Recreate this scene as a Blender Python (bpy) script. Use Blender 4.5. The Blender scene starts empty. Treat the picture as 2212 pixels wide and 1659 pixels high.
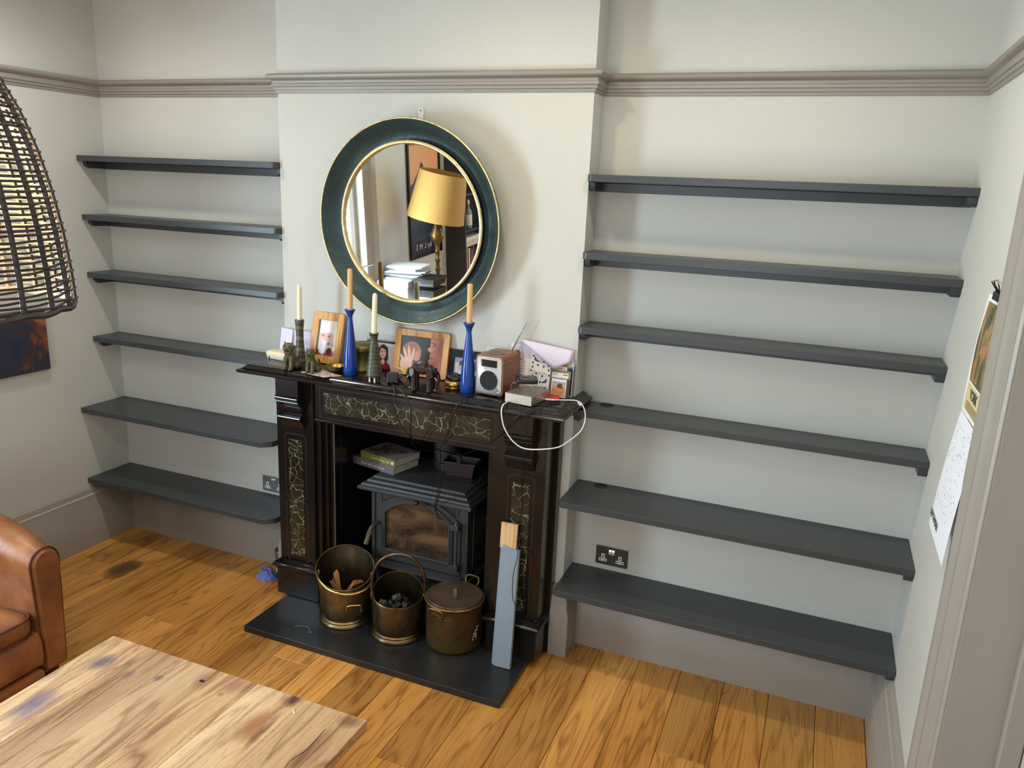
import bpy, math, random
from mathutils import Vector, Matrix
from math import sin, cos, pi, radians, sqrt, atan2
random.seed(7)
SC = bpy.context.scene
COL = SC.collection

# ------------------------------------------------------------------ camera
CAM_F, YAW, PITCH, ROLL = 1671.7, 0.3769, -0.2474, 0.0438
fwd = Vector((-sin(YAW)*cos(PITCH), cos(YAW)*cos(PITCH), sin(PITCH)))
rgt = Vector((cos(YAW), sin(YAW), 0)); upv = rgt.cross(fwd)
r2 = rgt*cos(ROLL) + upv*sin(ROLL); u2 = upv*cos(ROLL) - rgt*sin(ROLL)
cam = bpy.data.cameras.new('camera'); cam.sensor_width = 36; cam.lens = CAM_F/2212*36
cam.clip_start = 0.02
camo = bpy.data.objects.new('camera', cam); COL.objects.link(camo)
camo.matrix_world = Matrix(((r2.x, u2.x, -fwd.x, 2.3805), (r2.y, u2.y, -fwd.y, -3.0082),
                            (r2.z, u2.z, -fwd.z, 2.032), (0, 0, 0, 1)))
SC.camera = camo

# ------------------------------------------------------------------ world, lights, exposure
W = bpy.data.worlds.new('world'); SC.world = W; W.use_nodes = True
W.node_tree.nodes['Background'].inputs[0].default_value = (0.74, 0.86, 1.0, 1)
W.node_tree.nodes['Background'].inputs[1].default_value = 1.1
SC.view_settings.view_transform = 'Standard'
SC.view_settings.look = 'None'
SC.view_settings.gamma = 1
SC.view_settings.use_curve_mapping = False
SC.view_settings.exposure = 0.08
SC.cycles.max_bounces = 8
SC.cycles.diffuse_bounces = 5
SC.cycles.caustics_reflective = False
SC.cycles.caustics_refractive = False
SC.cycles.sample_clamp_indirect = 6

def area(name, loc, direc, sx, sy, power, col):
    l = bpy.data.lights.new(name, 'AREA'); l.shape = 'RECTANGLE'; l.size = sx; l.size_y = sy
    l.energy = power; l.color = col
    o = bpy.data.objects.new(name, l); COL.objects.link(o); o.location = loc
    o.rotation_euler = Vector(direc).to_track_quat('-Z', 'Y').to_euler()
    return o
def spot(name, loc, power, col, size=172, blend=1.0, radius=.05, aim=(0, 0, -1)):
    l = bpy.data.lights.new(name, 'SPOT'); l.energy = power; l.color = col
    l.spot_size = radians(size); l.spot_blend = blend; l.shadow_soft_size = radius
    o = bpy.data.objects.new(name, l); COL.objects.link(o); o.location = loc
    o.rotation_euler = Vector(aim).to_track_quat('-Z', 'Y').to_euler()
    return o
CEIL = 2.95
area('daylight_door', (-1.42, -2.22, 1.10), (1, -0.22, -.08), 0.80, 1.9, 205, (0.69, 0.87, 1.0))
area('daylight_window', (1.0, -5.12, 1.6), (0, 1, -.1), 1.7, 1.5, 40, (0.82, 0.89, 1.0))
for x, e, c in ((-0.62, 40, (1, .97, .90)), (1.18, 26, (1, .84, .60)), (2.08, 31, (1, .93, .74))):
    spot('downlight', (x, -0.66, CEIL-.02), e, c)
for x, e, c in ((-0.4, 17, (1, .93, .84)), (0.78, 10, (1, .92, .78)), (1.96, 15, (1, .95, .70))):
    spot('downlight_mid', (x, -2.1, CEIL-.02), e, c)
for x in (-0.4, 1.96):
    spot('downlight_rear', (x, -3.7, CEIL-.02), 19, (1, .82, .60))

# ------------------------------------------------------------------ helpers
def lin(h):
    if isinstance(h, str):
        h = h.lstrip('#'); c = [int(h[i:i+2], 16)/255 for i in (0, 2, 4)]
    else: c = [v/255 for v in h]
    return tuple(v/12.92 if v <= .04045 else ((v+.055)/1.055)**2.4 for v in c) + (1,)
class G:
    """small node graph helper"""
    def __init__(s, name):
        s.m = bpy.data.materials.new(name); s.m.use_nodes = True
        s.t = s.m.node_tree; s.b = s.t.nodes['Principled BSDF']; s.L = s.t.links
    def n(s, typ, **kw):
        nd = s.t.nodes.new(typ)
        for k, v in kw.items():
            if k.startswith('i_'):
                nd.inputs[int(k[2:])].default_value = v
            else: setattr(nd, k, v)
        return nd
    def l(s, a, b): s.L.new(a, b)
    def co(s, kind='Object'): return s.n('ShaderNodeTexCoord').outputs[kind]
    def mp(s, vec, scale=(1, 1, 1), loc=(0, 0, 0), rot=(0, 0, 0), typ='POINT'):
        m = s.n('ShaderNodeMapping', vector_type=typ); s.l(vec, m.inputs[0])
        m.inputs['Scale'].default_value = scale; m.inputs['Location'].default_value = loc; m.inputs['Rotation'].default_value = rot
        return m.outputs[0]
    def noise(s, vec, scale=5, detail=4, rough=.5, dist=0):
        nd = s.n('ShaderNodeTexNoise'); s.l(vec, nd.inputs['Vector'])
        nd.inputs['Scale'].default_value = scale; nd.inputs['Detail'].default_value = detail
        nd.inputs['Roughness'].default_value = rough; nd.inputs['Distortion'].default_value = dist
        return nd.outputs['Fac']
    def ramp(s, fac, stops, interp='LINEAR'):
        r = s.n('ShaderNodeValToRGB'); s.l(fac, r.inputs[0]); r.color_ramp.interpolation = interp
        e = r.color_ramp.elements
        while len(e) < len(stops): e.new(.5)
        for i, (p, c) in enumerate(stops):
            e[i].position = p; e[i].color = c if len(c) == 4 else (c[0], c[1], c[2], 1)
        return r.outputs[0]
    def mix(s, fac, a, b, mode='MIX'):
        m = s.n('ShaderNodeMix', data_type='RGBA', blend_type=mode)
        for sock, v in ((m.inputs[0], fac), (m.inputs[6], a), (m.inputs[7], b)):
            if hasattr(v, 'is_linked'): s.l(v, sock)
            else: sock.default_value = v
        return m.outputs[2]
    def math(s, op, a, b=0.0, clamp=False):
        m = s.n('ShaderNodeMath', operation=op, use_clamp=clamp)
        for sock, v in ((m.inputs[0], a), (m.inputs[1], b)):
            if hasattr(v, 'is_linked'): s.l(v, sock)
            else: sock.default_value = v
        return m.outputs[0]
    def out(s, col=None, rough=None, metal=None, bump=None, bstr=.1, bdist=.01, **kw):
        for k, v in (('Base Color', col), ('Roughness', rough), ('Metallic', metal)):
            if v is None: continue
            if hasattr(v, 'is_linked'): s.l(v, s.b.inputs[k])
            else: s.b.inputs[k].default_value = v
        if bump is not None:
            bn = s.n('ShaderNodeBump'); bn.inputs['Strength'].default_value = bstr; bn.inputs['Distance'].default_value = bdist
            s.l(bump, bn.inputs['Height']); s.l(bn.outputs[0], s.b.inputs['Normal'])
        for k, v in kw.items(): s.b.inputs[k.replace('_', ' ')].default_value = v
        return s.m
def M(name, col, rough=.5, metal=0.0, var=0.0, vscale=8, bump=0.0, bscale=60, **kw):
    g = G(name); c = lin(col); co = g.co()
    cc = c
    if var:
        f = g.noise(co, vscale, 5, .6)
        d = tuple(max(0, v*(1-var)) for v in c[:3])+(1,); u = tuple(min(1, v*(1+var)) for v in c[:3])+(1,)
        cc = g.ramp(f, [(.3, d), (.7, u)])
    return g.out(cc, rough, metal, g.noise(co, bscale, 3) if bump else None, bump, .004, **kw)

class MB:
    def __init__(s): s.v = []; s.f = []
    def add(s, vs, fs):
        o = len(s.v); s.v += [Vector(p) for p in vs]; s.f += [tuple(i+o for i in f) for f in fs]; return s
    def box(s, x0, x1, y0, y1, z0, z1, rot=None, c=None):
        vs = [(x, y, z) for x in (x0, x1) for y in (y0, y1) for z in (z0, z1)]
        if rot is not None:
            c = Vector(c) if c else Vector(((x0+x1)/2, (y0+y1)/2, (z0+z1)/2))
            vs = [c + rot @ (Vector(p)-c) for p in vs]
        return s.add(vs, [(0, 1, 3, 2), (4, 6, 7, 5), (0, 4, 5, 1), (2, 3, 7, 6), (0, 2, 6, 4), (1, 5, 7, 3)])
    def loft(s, rings, closed=True, cap=True):
        n = len(rings[0]); vs = [p for r in rings for p in r]; fs = []
        for i in range(len(rings)-1):
            for j in range(n if closed else n-1):
                k = (j+1) % n
                fs.append((i*n+j, i*n+k, (i+1)*n+k, (i+1)*n+j))
        if cap and closed:
            fs.append(tuple(range(n-1, -1, -1))); fs.append(tuple((len(rings)-1)*n+j for j in range(n)))
        return s.add(vs, fs)
    def prism(s, poly, axis, a, b):
        """poly: 2d points in the two other axes, extruded along axis from a to b"""
        def P(u, v, w): return {'x': (w, u, v), 'y': (u, w, v), 'z': (u, v, w)}[axis]
        return s.loft([[P(u, v, a) for u, v in poly], [P(u, v, b) for u, v in poly]])
    def tube(s, pts, r, n=8, cap=True, closed=False, flat=1.0):
        pts = [Vector(p) for p in pts]; m = len(pts); rings = []
        up = Vector((0, 0, 1)); prev = None
        for i, p in enumerate(pts):
            a = pts[(i-1) % m] if (closed or i > 0) else pts[i]
            b = pts[(i+1) % m] if (closed or i < m-1) else pts[i]
            t = (b-a).normalized()
            if prev is None:
                ref = up if abs(t.z) < .95 else Vector((1, 0, 0)); nrm = t.cross(ref).normalized()
            else: nrm = (prev - t*prev.dot(t)).normalized()
            prev = nrm; bi = t.cross(nrm)
            rr = r[i] if isinstance(r, (list, tuple)) else r
            rings.append([p + nrm*(cos(2*pi*k/n)*rr*flat) + bi*(sin(2*pi*k/n)*rr) for k in range(n)])
        if closed: rings.append(rings[0])
        return s.loft(rings, True, cap and not closed)
    def lathe(s, prof, c=(0, 0, 0), n=32, cap=True, sx=1, sy=1):
        c = Vector(c)
        rings = [[c + Vector((cos(2*pi*k/n)*r*sx, sin(2*pi*k/n)*r*sy, z)) for k in range(n)] for r, z in prof]
        return s.loft(rings, True, cap)
    def ell(s, c, r, nu=16, nv=10, rot=None):
        c = Vector(c); rings = []
        for i in range(nv+1):
            th = -pi/2 + pi*i/nv; th = max(-pi/2+.02, min(pi/2-.02, th)); ring = []
            for k in range(nu):
                p = Vector((r[0]*cos(th)*cos(2*pi*k/nu), r[1]*cos(th)*sin(2*pi*k/nu), r[2]*sin(th)))
                ring.append(c + (rot @ p if rot is not None else p))
            rings.append(ring)
        return s.loft(rings)
    def ring(s, outer, inner, depth):
        """frame between two equal loops of 3d points, thickened along vector depth"""
        d = Vector(depth); n = len(outer)
        vs = [Vector(p) for p in outer] + [Vector(p) for p in inner]; vs += [p+d for p in vs]
        fs = []
        for j in range(n):
            k = (j+1) % n
            fs += [(j, k, n+k, n+j), (2*n+j, 3*n+j, 3*n+k, 2*n+k), (j, 2*n+j, 2*n+k, k), (n+j, n+k, 3*n+k, 3*n+j)]
        return s.add(vs, fs)
    def sweep(s, prof, path, side=1):
        """profile (d,z): d = how far proud of the wall; path: plan points along the wall; room lies on 'side' (+1 = right of travel)"""
        n = len(path); P = [Vector((p[0], p[1])) for p in path]; rings = []
        for i in range(n):
            dirs = []
            if i > 0: dirs.append((P[i]-P[i-1]).normalized())
            if i < n-1: dirs.append((P[i+1]-P[i]).normalized())
            nr = [Vector((d.y, -d.x))*side for d in dirs]
            if len(nr) == 2:
                m = nr[0]+nr[1]; m = m/(m.dot(nr[0])) if abs(m.dot(nr[0])) > 1e-6 else nr[0]
            else: m = nr[0]
            rings.append([(P[i].x+m.x*d, P[i].y+m.y*d, z) for d, z in prof])
        return s.loft(rings)
    def tf(s, mat, start=0):
        for i in range(start, len(s.v)): s.v[i] = mat @ s.v[i]
        return s

def obj(name, mb, mat, parent=None, bevel=0.0, seg=2, angle=50, world=False, label=None, kind=None, smooth=True):
    me = bpy.data.meshes.new(name)
    off = parent.location if (parent and world) else Vector((0, 0, 0))
    me.from_pydata([tuple(v-off) for v in mb.v], [], mb.f); me.validate(); me.update()
    if smooth:
        for p in me.polygons: p.use_smooth = True
        me.set_sharp_from_angle(angle=radians(angle))
    if mat: me.materials.append(mat)
    import bmesh
    bm = bmesh.new(); bm.from_mesh(me); bmesh.ops.recalc_face_normals(bm, faces=bm.faces); bm.to_mesh(me); bm.free()
    o = bpy.data.objects.new(name, me); COL.objects.link(o)
    if parent: o.parent = parent
    if bevel:
        b = o.modifiers.new('bevel', 'BEVEL'); b.width = bevel; b.segments = seg; b.limit_method = 'ANGLE'; b.angle_limit = radians(40)
        b.harden_normals = True
    if label: o['label'] = label
    if kind: o['kind'] = kind
    return o
def thing(name, label, cat, loc=(0, 0, 0), rotz=0.0, group=None, rot=None):
    o = bpy.data.objects.new(name, None); COL.objects.link(o); o.empty_display_size = .05
    o.location = loc; o.rotation_euler = rot if rot else (0, 0, rotz)
    o['label'] = label; o['category'] = cat
    if group: o['group'] = group
    return o
def tag(o, label, cat, group=None):
    o['label'] = label; o['category'] = cat
    if group: o['group'] = group
    return o
def struct(name, mb, mat, parent=None, bevel=0, **kw):
    return obj(name, mb, mat, parent, bevel, kind='structure' if not parent else None, **kw)
def copy_tree(o, parent=None, **kw):
    c = o.copy(); COL.objects.link(c)
    if parent: c.parent = parent
    for ch in o.children: copy_tree(ch, c)
    for k, v in kw.items(): c[k] = v
    return c
def smooth_path(pts, sub=6):
    P = [Vector(p) for p in pts]; P = [P[0]*2-P[1]] + P + [P[-1]*2-P[-2]]; out = []
    for i in range(1, len(P)-2):
        for k in range(sub):
            t = k/sub; a, b, c, d = P[i-1], P[i], P[i+1], P[i+2]
            out.append(.5*((2*b)+(c-a)*t+(2*a-5*b+4*c-d)*t*t+(3*b-a-3*c+d)*t**3))
    out.append(P[-2]); return out
def text_mb(body, size, mat4, extrude=.0004, align='CENTER', spacing=1.0):
    cu = bpy.data.curves.new('t', 'FONT'); cu.body = body; cu.size = size; cu.extrude = extrude; cu.align_x = align; cu.space_character = spacing
    cu.resolution_u = 2
    to = bpy.data.objects.new('t', cu); COL.objects.link(to)
    me = bpy.data.meshes.new_from_object(to)
    mb = MB().add([mat4 @ v.co for v in me.vertices], [tuple(p.vertices) for p in me.polygons])
    bpy.data.objects.remove(to); bpy.data.curves.remove(cu); bpy.data.meshes.remove(me)
    return mb
def frame4(o, xdir, ydir):
    x = Vector(xdir).normalized(); y = Vector(ydir).normalized(); z = x.cross(y)
    return Matrix(((x.x, y.x, z.x, o[0]), (x.y, y.y, z.y, o[1]), (x.z, y.z, z.z, o[2]), (0, 0, 0, 1)))
def rounded_rect(w, h, r, n=5):
    out = []
    for cx, cy, a0 in ((w/2-r, h/2-r, 0), (-w/2+r, h/2-r, 90), (-w/2+r, -h/2+r, 180), (w/2-r, -h/2+r, 270)):
        for k in range(n+1):
            a = radians(a0+90*k/n); out.append((cx+r*cos(a), cy+r*sin(a)))
    return out
def print_mat(name, bg, shapes, rough=.35):
    """flat printed picture: soft ellipses / rectangles in UV-like object coordinates; shapes: (kind,cx,cy,rx,ry,rotdeg,colour,soft) on the local x,z plane"""
    g = G(name); co = g.co(); col = lin(bg)
    nz = g.noise(co, 90, 3)
    for kind, cx, cy, rx, ry, rd, c, soft in shapes:
        m = g.mp(co, (rx, 1, ry), (cx, 0, cy), (0, radians(rd), 0), 'TEXTURE')
        sp = g.n('ShaderNodeSeparateXYZ'); g.l(m, sp.inputs[0])
        if kind == 'e':
            d = g.math('SQRT', g.math('ADD', g.math('POWER', sp.outputs[0], 2), g.math('POWER', sp.outputs[2], 2)))
        else:
            d = g.math('MAXIMUM', g.math('ABSOLUTE', sp.outputs[0]), g.math('ABSOLUTE', sp.outputs[2]))
        d = g.math('ADD', d, g.math('MULTIPLY', g.math('SUBTRACT', nz, .5), soft))
        r = g.n('ShaderNodeMapRange'); r.inputs[1].default_value = 1+soft*.5; r.inputs[2].default_value = 1-soft*.5
        g.l(d, r.inputs[0])
        col = g.mix(r.outputs[0], col, lin(c))
    return g.out(col, rough)

# ------------------------------------------------------------------ shared materials
def wall_mat(name, col):
    g = G(name); co = g.co(); c = lin(col)
    f = g.noise(co, 1.6, 4, .6)
    cc = g.ramp(f, [(.3, tuple(v*.965 for v in c[:3])), (.7, tuple(min(1, v*1.02) for v in c[:3]))])
    return g.out(cc, .62, 0, g.noise(co, 170, 3, .6), .12, .004)
WALL = wall_mat('wall_paint', (200, 199, 191))
CEILM = wall_mat('ceiling_paint', (232, 230, 224))
TRIM = M('trim_paint', (152, 145, 135), .38, var=.03, bump=.06, bscale=25)
SHELF = M('shelf_paint', (58, 62, 64), .36, var=.05, bump=.05, bscale=70)
def wood(name, light, mid, dark, ax=1, ring=7.0, rough=.38, rnd=.25, fibre=1.0, knots=.5, stain=None, wscale=1.0):
    """board wood: the grain runs along local axis ax; each object differs by its random number"""
    g = G(name); co = g.co(); oi = g.n('ShaderNodeObjectInfo').outputs['Random']
    off = g.n('ShaderNodeCombineXYZ')
    for i in range(3): g.l(g.math('MULTIPLY', oi, (37.0, 91.0, 53.0)[i]), off.inputs[i])
    va = g.n('ShaderNodeVectorMath', operation='ADD'); g.l(co, va.inputs[0]); g.l(off.outputs[0], va.inputs[1]); v = va.outputs[0]
    s1 = [ring, ring, ring]; s1[ax] = ring*.11
    s2 = [150.0, 150.0, 150.0]; s2[ax] = 4.0
    s3 = [4.0*wscale, 4.0*wscale, 4.0*wscale]; s3[ax] = .7
    base = g.noise(g.mp(v, s1), 1.0, 3, .5, .6)
    rings = g.math('FRACT', g.math('MULTIPLY', base, 9.0))
    rings = g.math('ABSOLUTE', g.math('SUBTRACT', rings, .5))
    fib = g.noise(g.mp(v, s2), 1.0, 3, .6)
    broad = g.noise(g.mp(v, s3), 1.0, 4, .55)
    c = g.ramp(broad, [(.25, lin(dark)), (.48, lin(mid)), (.75, lin(light))])
    rl = g.ramp(rings, [(.0, (.42, .33, .26)), (.09, (.74, .68, .60)), (.22, (1, 1, 1)), (.5, (1, 1, 1))])
    c = g.mix(g.ramp(broad, [(.3, (.95,)*3), (.62, (.55,)*3)]), c, rl, 'MULTIPLY')
    fl = g.ramp(fib, [(.33, (.72, .66, .6)), (.58, (1.06, 1.05, 1.04))])
    c = g.mix(.6*fibre, c, fl, 'MULTIPLY')
    if knots:
        sk = [5.0, 5.0, 5.0]; sk[ax] = 2.2
        vo = g.n('ShaderNodeTexVoronoi'); vo.inputs['Scale'].default_value = 1.0; g.l(g.mp(v, sk), vo.inputs['Vector'])
        kd = g.math('ADD', vo.outputs['Distance'], g.math('MULTIPLY', g.math('SUBTRACT', fib, .5), .12))
        km = g.ramp(kd, [(.0, (1, 1, 1)), (.06, (.85, .85, .85)), (.16, (0, 0, 0))])
        c = g.mix(g.math('MULTIPLY', km, knots), c, tuple(x*.42 for x in lin(dark)[:3])+(1,))
    val = g.ramp(oi, [(0, (1-rnd,)*3), (1, (1+rnd*.35,)*3)])
    c = g.mix(1.0, c, val, 'MULTIPLY')
    if stain: c = stain(g, c, fib)
    rr = g.ramp(fib, [(.3, (rough+.12,)*3), (.7, (rough-.06,)*3)])
    return g.out(c, rr, 0, fib, .10, .002)
def floor_stain(g, c, fib):
    pos = g.n('ShaderNodeNewGeometry').outputs['Position']
    m = g.mp(pos, (.075, .125, 1), (-.845, -.31, 0), (0, 0, 0.0), 'TEXTURE')
    sp = g.n('ShaderNodeSeparateXYZ'); g.l(m, sp.inputs[0])
    d = g.math('SQRT', g.math('ADD', g.math('POWER', sp.outputs[0], 2), g.math('POWER', sp.outputs[1], 2)))
    nz = g.noise(g.mp(pos, (90, 14, 1)), 1, 4, .6)
    d = g.math('ADD', d, g.math('MULTIPLY', g.math('SUBTRACT', nz, .5), .9))
    k = g.ramp(d, [(.45, (.82,)*3), (.85, (.5,)*3), (1.15, (0, 0, 0))])
    return g.mix(k, c, lin((40, 32, 28)))
OAK = wood('oak_floor', (226, 168, 92), (206, 144, 70), (164, 106, 48), 1, 7, .36, .30, 1.0, .6, floor_stain)
PINE = wood('pale_pine', (226, 200, 166), (208, 178, 142), (176, 138, 104), 1, 6, .42, .22, .8, .8)
SLATE = M('black_slate', (25, 22, 21), .16, var=.25, vscale=5, bump=.03, bscale=40)
HEARTH = M('honed_slate', (37, 37, 39), .30, var=.22, vscale=7, bump=.05, bscale=50)
IRON = M('stove_iron', (56, 56, 57), .50, var=.10, bump=.12, bscale=160)
BLACKP = M('black_plastic', (22, 22, 24), .38)
CABLE = M('black_cable', (20, 19, 20), .33)
WHITEP = M('white_plastic', (232, 230, 222), .35)
STEEL = M('brushed_steel', (190, 188, 184), .28, 1.0)
PAPER = M('white_paper', (226, 222, 224), .7)
LILAC = M('lilac_paper', (216, 206, 226), .7)
def brass(name, a, b, rough=.28, scale=9):
    g = G(name); co = g.co()
    f = g.noise(co, scale, 6, .65, .4); f2 = g.noise(co, 60, 3)
    return g.out(g.ramp(f, [(.32, lin(a)), (.68, lin(b))]), g.ramp(f, [(.3, (rough+.16,)*3), (.7, (rough,)*3)]), .92, f2, .05, .003)
BRASS_OLD = brass('tarnished_brass', (80, 68, 44), (160, 142, 100), .32)
BRASS_BR = brass('bright_brass', (180, 140, 70), (232, 200, 120), .20)
COPPER = brass('dark_copper', (58, 46, 34), (134, 110, 80), .30)
POTM = brass('dull_brass_pot', (92, 76, 50), (152, 122, 80), .40, 7)
COPLID = brass('pot_lid', (92, 76, 60), (132, 110, 88), .52, 14)
# ================================================================== SETTING
XL, XR, BW, D = -1.2446, 2.809, 1.4746, 0.1348
YB = -5.2
# walls
def wallbox(name, *b): return struct(name, MB().box(*b), WALL)
FX0, FX1 = .300, 1.180
m = MB(); m.box(XL-.1, FX0-.005, D, D+.1, 0, CEIL); m.box(FX1+.005, XR+.1, D, D+.1, 0, CEIL); m.box(FX0-.005, FX1+.005, D, D+.1, 1.12, CEIL)
struct('wall_back', m, WALL)
# left wall with the glazed door opening
DY0, DY1, DZ = -2.70, -1.78, 2.06
m = MB(); m.box(XL-.12, XL, DY1, D, 0, CEIL); m.box(XL-.12, XL, YB, DY0, 0, CEIL); m.box(XL-.12, XL, DY0, DY1, DZ, CEIL)
struct('wall_left', m, WALL)
# right wall with the doorway
RY0, RY1, RZ = -1.85, -1.035, 2.12
m = MB(); m.box(XR, XR+.25, RY1, D, 0, CEIL); m.box(XR, XR+.25, YB, RY0, 0, CEIL); m.box(XR, XR+.25, RY0, RY1, RZ, CEIL)
struct('wall_right', m, WALL)
# wall behind the camera, with a window
m = MB(); m.box(XL, XR, YB-.12, YB, 0, .85); m.box(XL, XR, YB-.12, YB, 2.35, CEIL); m.box(XL, .15, YB-.12, YB, .85, 2.35); m.box(1.85, XR, YB-.12, YB, .85, 2.35)
struct('wall_front', m, WALL)
wf = struct('window_1', MB().ring([(.15, YB-.08, .85), (1.85, YB-.08, .85), (1.85, YB-.08, 2.35), (.15, YB-.08, 2.35)],
      [(.22, YB-.08, .92), (1.78, YB-.08, .92), (1.78, YB-.08, 2.28), (.22, YB-.08, 2.28)], (0, .05, 0)), TRIM)
def pane_mat():
    g = G('window_glass'); t = g.n('ShaderNodeBsdfTransparent'); gl = g.n('ShaderNodeBsdfGlossy'); gl.inputs['Roughness'].default_value = .02
    mx = g.n('ShaderNodeMixShader'); mx.inputs[0].default_value = .07
    g.l(t.outputs[0], mx.inputs[1]); g.l(gl.outputs[0], mx.inputs[2])
    g.l(mx.outputs[0], g.t.nodes['Material Output'].inputs[0]); return g.m
GLASS = pane_mat()
obj('pane', MB().box(.22, 1.78, YB-.06, YB-.055, .92, 2.28), GLASS, wf)
# chimney breast with its opening
OX0, OX1, OZ = .345, 1.135, .945
m = MB(); m.box(0, FX0-.005, 0, D, 0, CEIL); m.box(FX1+.005, BW, 0, D, 0, CEIL); m.box(FX0-.005, FX1+.005, 0, D, 1.12, CEIL)
struct('wall_breast', m, WALL)
struct('ceiling', MB().box(XL-.1, XR+.25, YB-.1, D+.1, CEIL, CEIL+.1), CEILM)
# floor: dark sub floor and one object per board
fl = struct('floor', MB().box(XL-.1, XR+.35, YB-.1, D+.1, -.06, -.015), M('subfloor', (30, 22, 16), .9))
PW = .1855
def board(x0, x1, y0, y1, mat, parent, zt=0.0, th=.014, ch=.0016, gap=.0009, name='plank'):
    cx, cy = (x0+x1)/2, (y0+y1)/2; hx, hy = (x1-x0)/2-gap, (y1-y0)/2-gap
    m = MB().loft([[(-hx, -hy, -th), (hx, -hy, -th), (hx, hy, -th), (-hx, hy, -th)],
                   [(-hx, -hy, -ch), (hx, -hy, -ch), (hx, hy, -ch), (-hx, hy, -ch)],
                   [(-hx+ch, -hy+ch, 0), (hx-ch, -hy+ch, 0), (hx-ch, hy-ch, 0), (-hx+ch, hy-ch, 0)]])
    o = obj(name, m, mat, parent, smooth=False); o.location = (cx, cy, zt); return o
x = 1.833-17*PW; k = 0
rg = random.Random(3)
while x < XR:
    x0, x1 = max(x, XL), min(x+PW, XR)
    if x1-x0 > .01:
        y1 = D; first = .35+rg.random()*1.25
        L_ = {0: first}.get(0)
        while y1 > YB:
            y0 = max(YB, y1-L_)
            if y0-YB < .25: y0 = YB
            board(x0, x1, y0, y1, OAK, fl)
            y1 = y0; L_ = 1.3+rg.random()*.7
    x += PW; k += 1
# picture rail
zr = 2.401
rail = [(0, zr), (.006, zr+.001), (.008, zr+.012), (.013, zr+.013), (.015, zr+.024), (.020, zr+.026), (.021, zr+.036),
        (.016, zr+.040), (.018, zr+.050), (.030, zr+.056), (.036, zr+.062), (.038, zr+.070), (.030, zr+.078), (.004, zr+.083), (0, zr+.083)]
o = struct('trim_1', MB().sweep(rail, [(XL, YB+.02), (XL, D), (0, D), (0, 0), (BW, 0), (BW, D), (XR, D), (XR, YB+.02)]), TRIM)
# skirting boards
sk = [(0, 0), (.047, 0), (.047, .205), (.042, .211), (.042, .222), (.036, .228), (.036, .268), (.030, .276), (.029, .290), (.024, .293), (.021, .304), (.017, .320), (.012, .330), (0, .334)]
struct('baseboard_left', MB().sweep(sk, [(XL, DY1+.10), (XL, D), (0, D), (0, 0), (.058, 0)]), TRIM)
struct('baseboard_right', MB().sweep(sk, [(1.437, 0), (BW, 0), (BW, D), (XR, D), (XR, -.83)]), TRIM)
struct('baseboard_front', MB().sweep(sk, [(XR, RY0-.30), (XR, YB), (XL, YB), (XL, DY0-.20)]), TRIM)
# right door case: architrave, lining, stop, leaf
AX0, AX1 = -.832, -1.04
def arch_prof(w, s=1):
    return [(0, 0), (0, .034), (.035, .038), (.05, .034), (.058, .026), (.078, .026), (.086, .031), (.104, .031), (.11, .022),
            (.140, .022), (.146, .017), (.180, .017), (.188, .022), (.198, .022), (.203, .016), (w, .016), (w, 0)]
pr_ = arch_prof(.208)
struct('trim_2', MB().loft([[(XR-d, AX0-u, 0) for u, d in pr_], [(XR-d, AX0-u, 2.37) for u, d in pr_]]), TRIM)
struct('trim_3', MB().box(XR-.03, XR, RY0-.27, AX0, 2.12, 2.37), TRIM)
d2 = struct('door_2', MB().box(XR-.012, XR+.245, RY1-.012, RY1+.03, 0, RZ), TRIM)
obj('door_stop', MB().box(XR+.11, XR+.155, RY1-.036, RY1-.012, 0, RZ), TRIM, d2, .004)
DOORW = M('door_gloss_paint', (196, 192, 184), .32, bump=.04, bscale=20)
lf = MB().box(XR+.157, XR+.195, RY0+.02, RY1-.016, .005, RZ-.01)
for z0, z1 in ((.22, .85), (1.05, 1.98)):
    for y0, y1 in ((RY0+.12, RY0+.36), (RY0+.44, RY0+.69)):
        lf.box(XR+.150, XR+.16, y0, y1, z0, z1)
obj('door_leaf', lf, DOORW, d2, .004)
# left glazed door
d1 = struct('door_1', MB().ring([(XL-.10, DY0, 0), (XL-.10, DY1, 0), (XL-.10, DY1, DZ), (XL-.10, DY0, DZ)],
     [(XL-.10, DY0+.05, .03), (XL-.10, DY1-.05, .03), (XL-.10, DY1-.05, DZ-.05), (XL-.10, DY0+.05, DZ-.05)], (.05, 0, 0)), TRIM)
WHITEPAINT = M('white_gloss_paint', (232, 234, 236), .3)
obj('sash', MB().ring([(XL-.09, DY0+.05, .03), (XL-.09, DY1-.05, .03), (XL-.09, DY1-.05, DZ-.05), (XL-.09, DY0+.05, DZ-.05)],
     [(XL-.09, DY0+.11, .12), (XL-.09, DY1-.11, .12), (XL-.09, DY1-.11, DZ-.11), (XL-.09, DY0+.11, DZ-.11)], (.04, 0, 0)), WHITEPAINT, d1)
obj('pane', MB().box(XL-.075, XL-.07, DY0+.10, DY1-.10, .11, DZ-.10), GLASS, d1)
h = MB().tube(smooth_path([(XL-.05, DY0+.085, 1.07), (XL+.0, DY0+.085, 1.07), (XL+.035, DY0+.075, 1.07), (XL+.04, DY0+.0, 1.068), (XL+.038, DY0-.055, 1.066)]), .009, 8)
obj('door_handle', h, STEEL, d1)
pl = [(u, d) for u, d in [(0, 0), (0, .02), (.06, .02), (.07, .012), (.10, .012), (.11, .024), (.16, .03), (.19, .03), (.19, 0)]]
struct('trim_4', MB().loft([[(XL+d, DY0-u, 0) for u, d in pl], [(XL+d, DY0-u, DZ+.19) for u, d in pl]]), TRIM)
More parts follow.
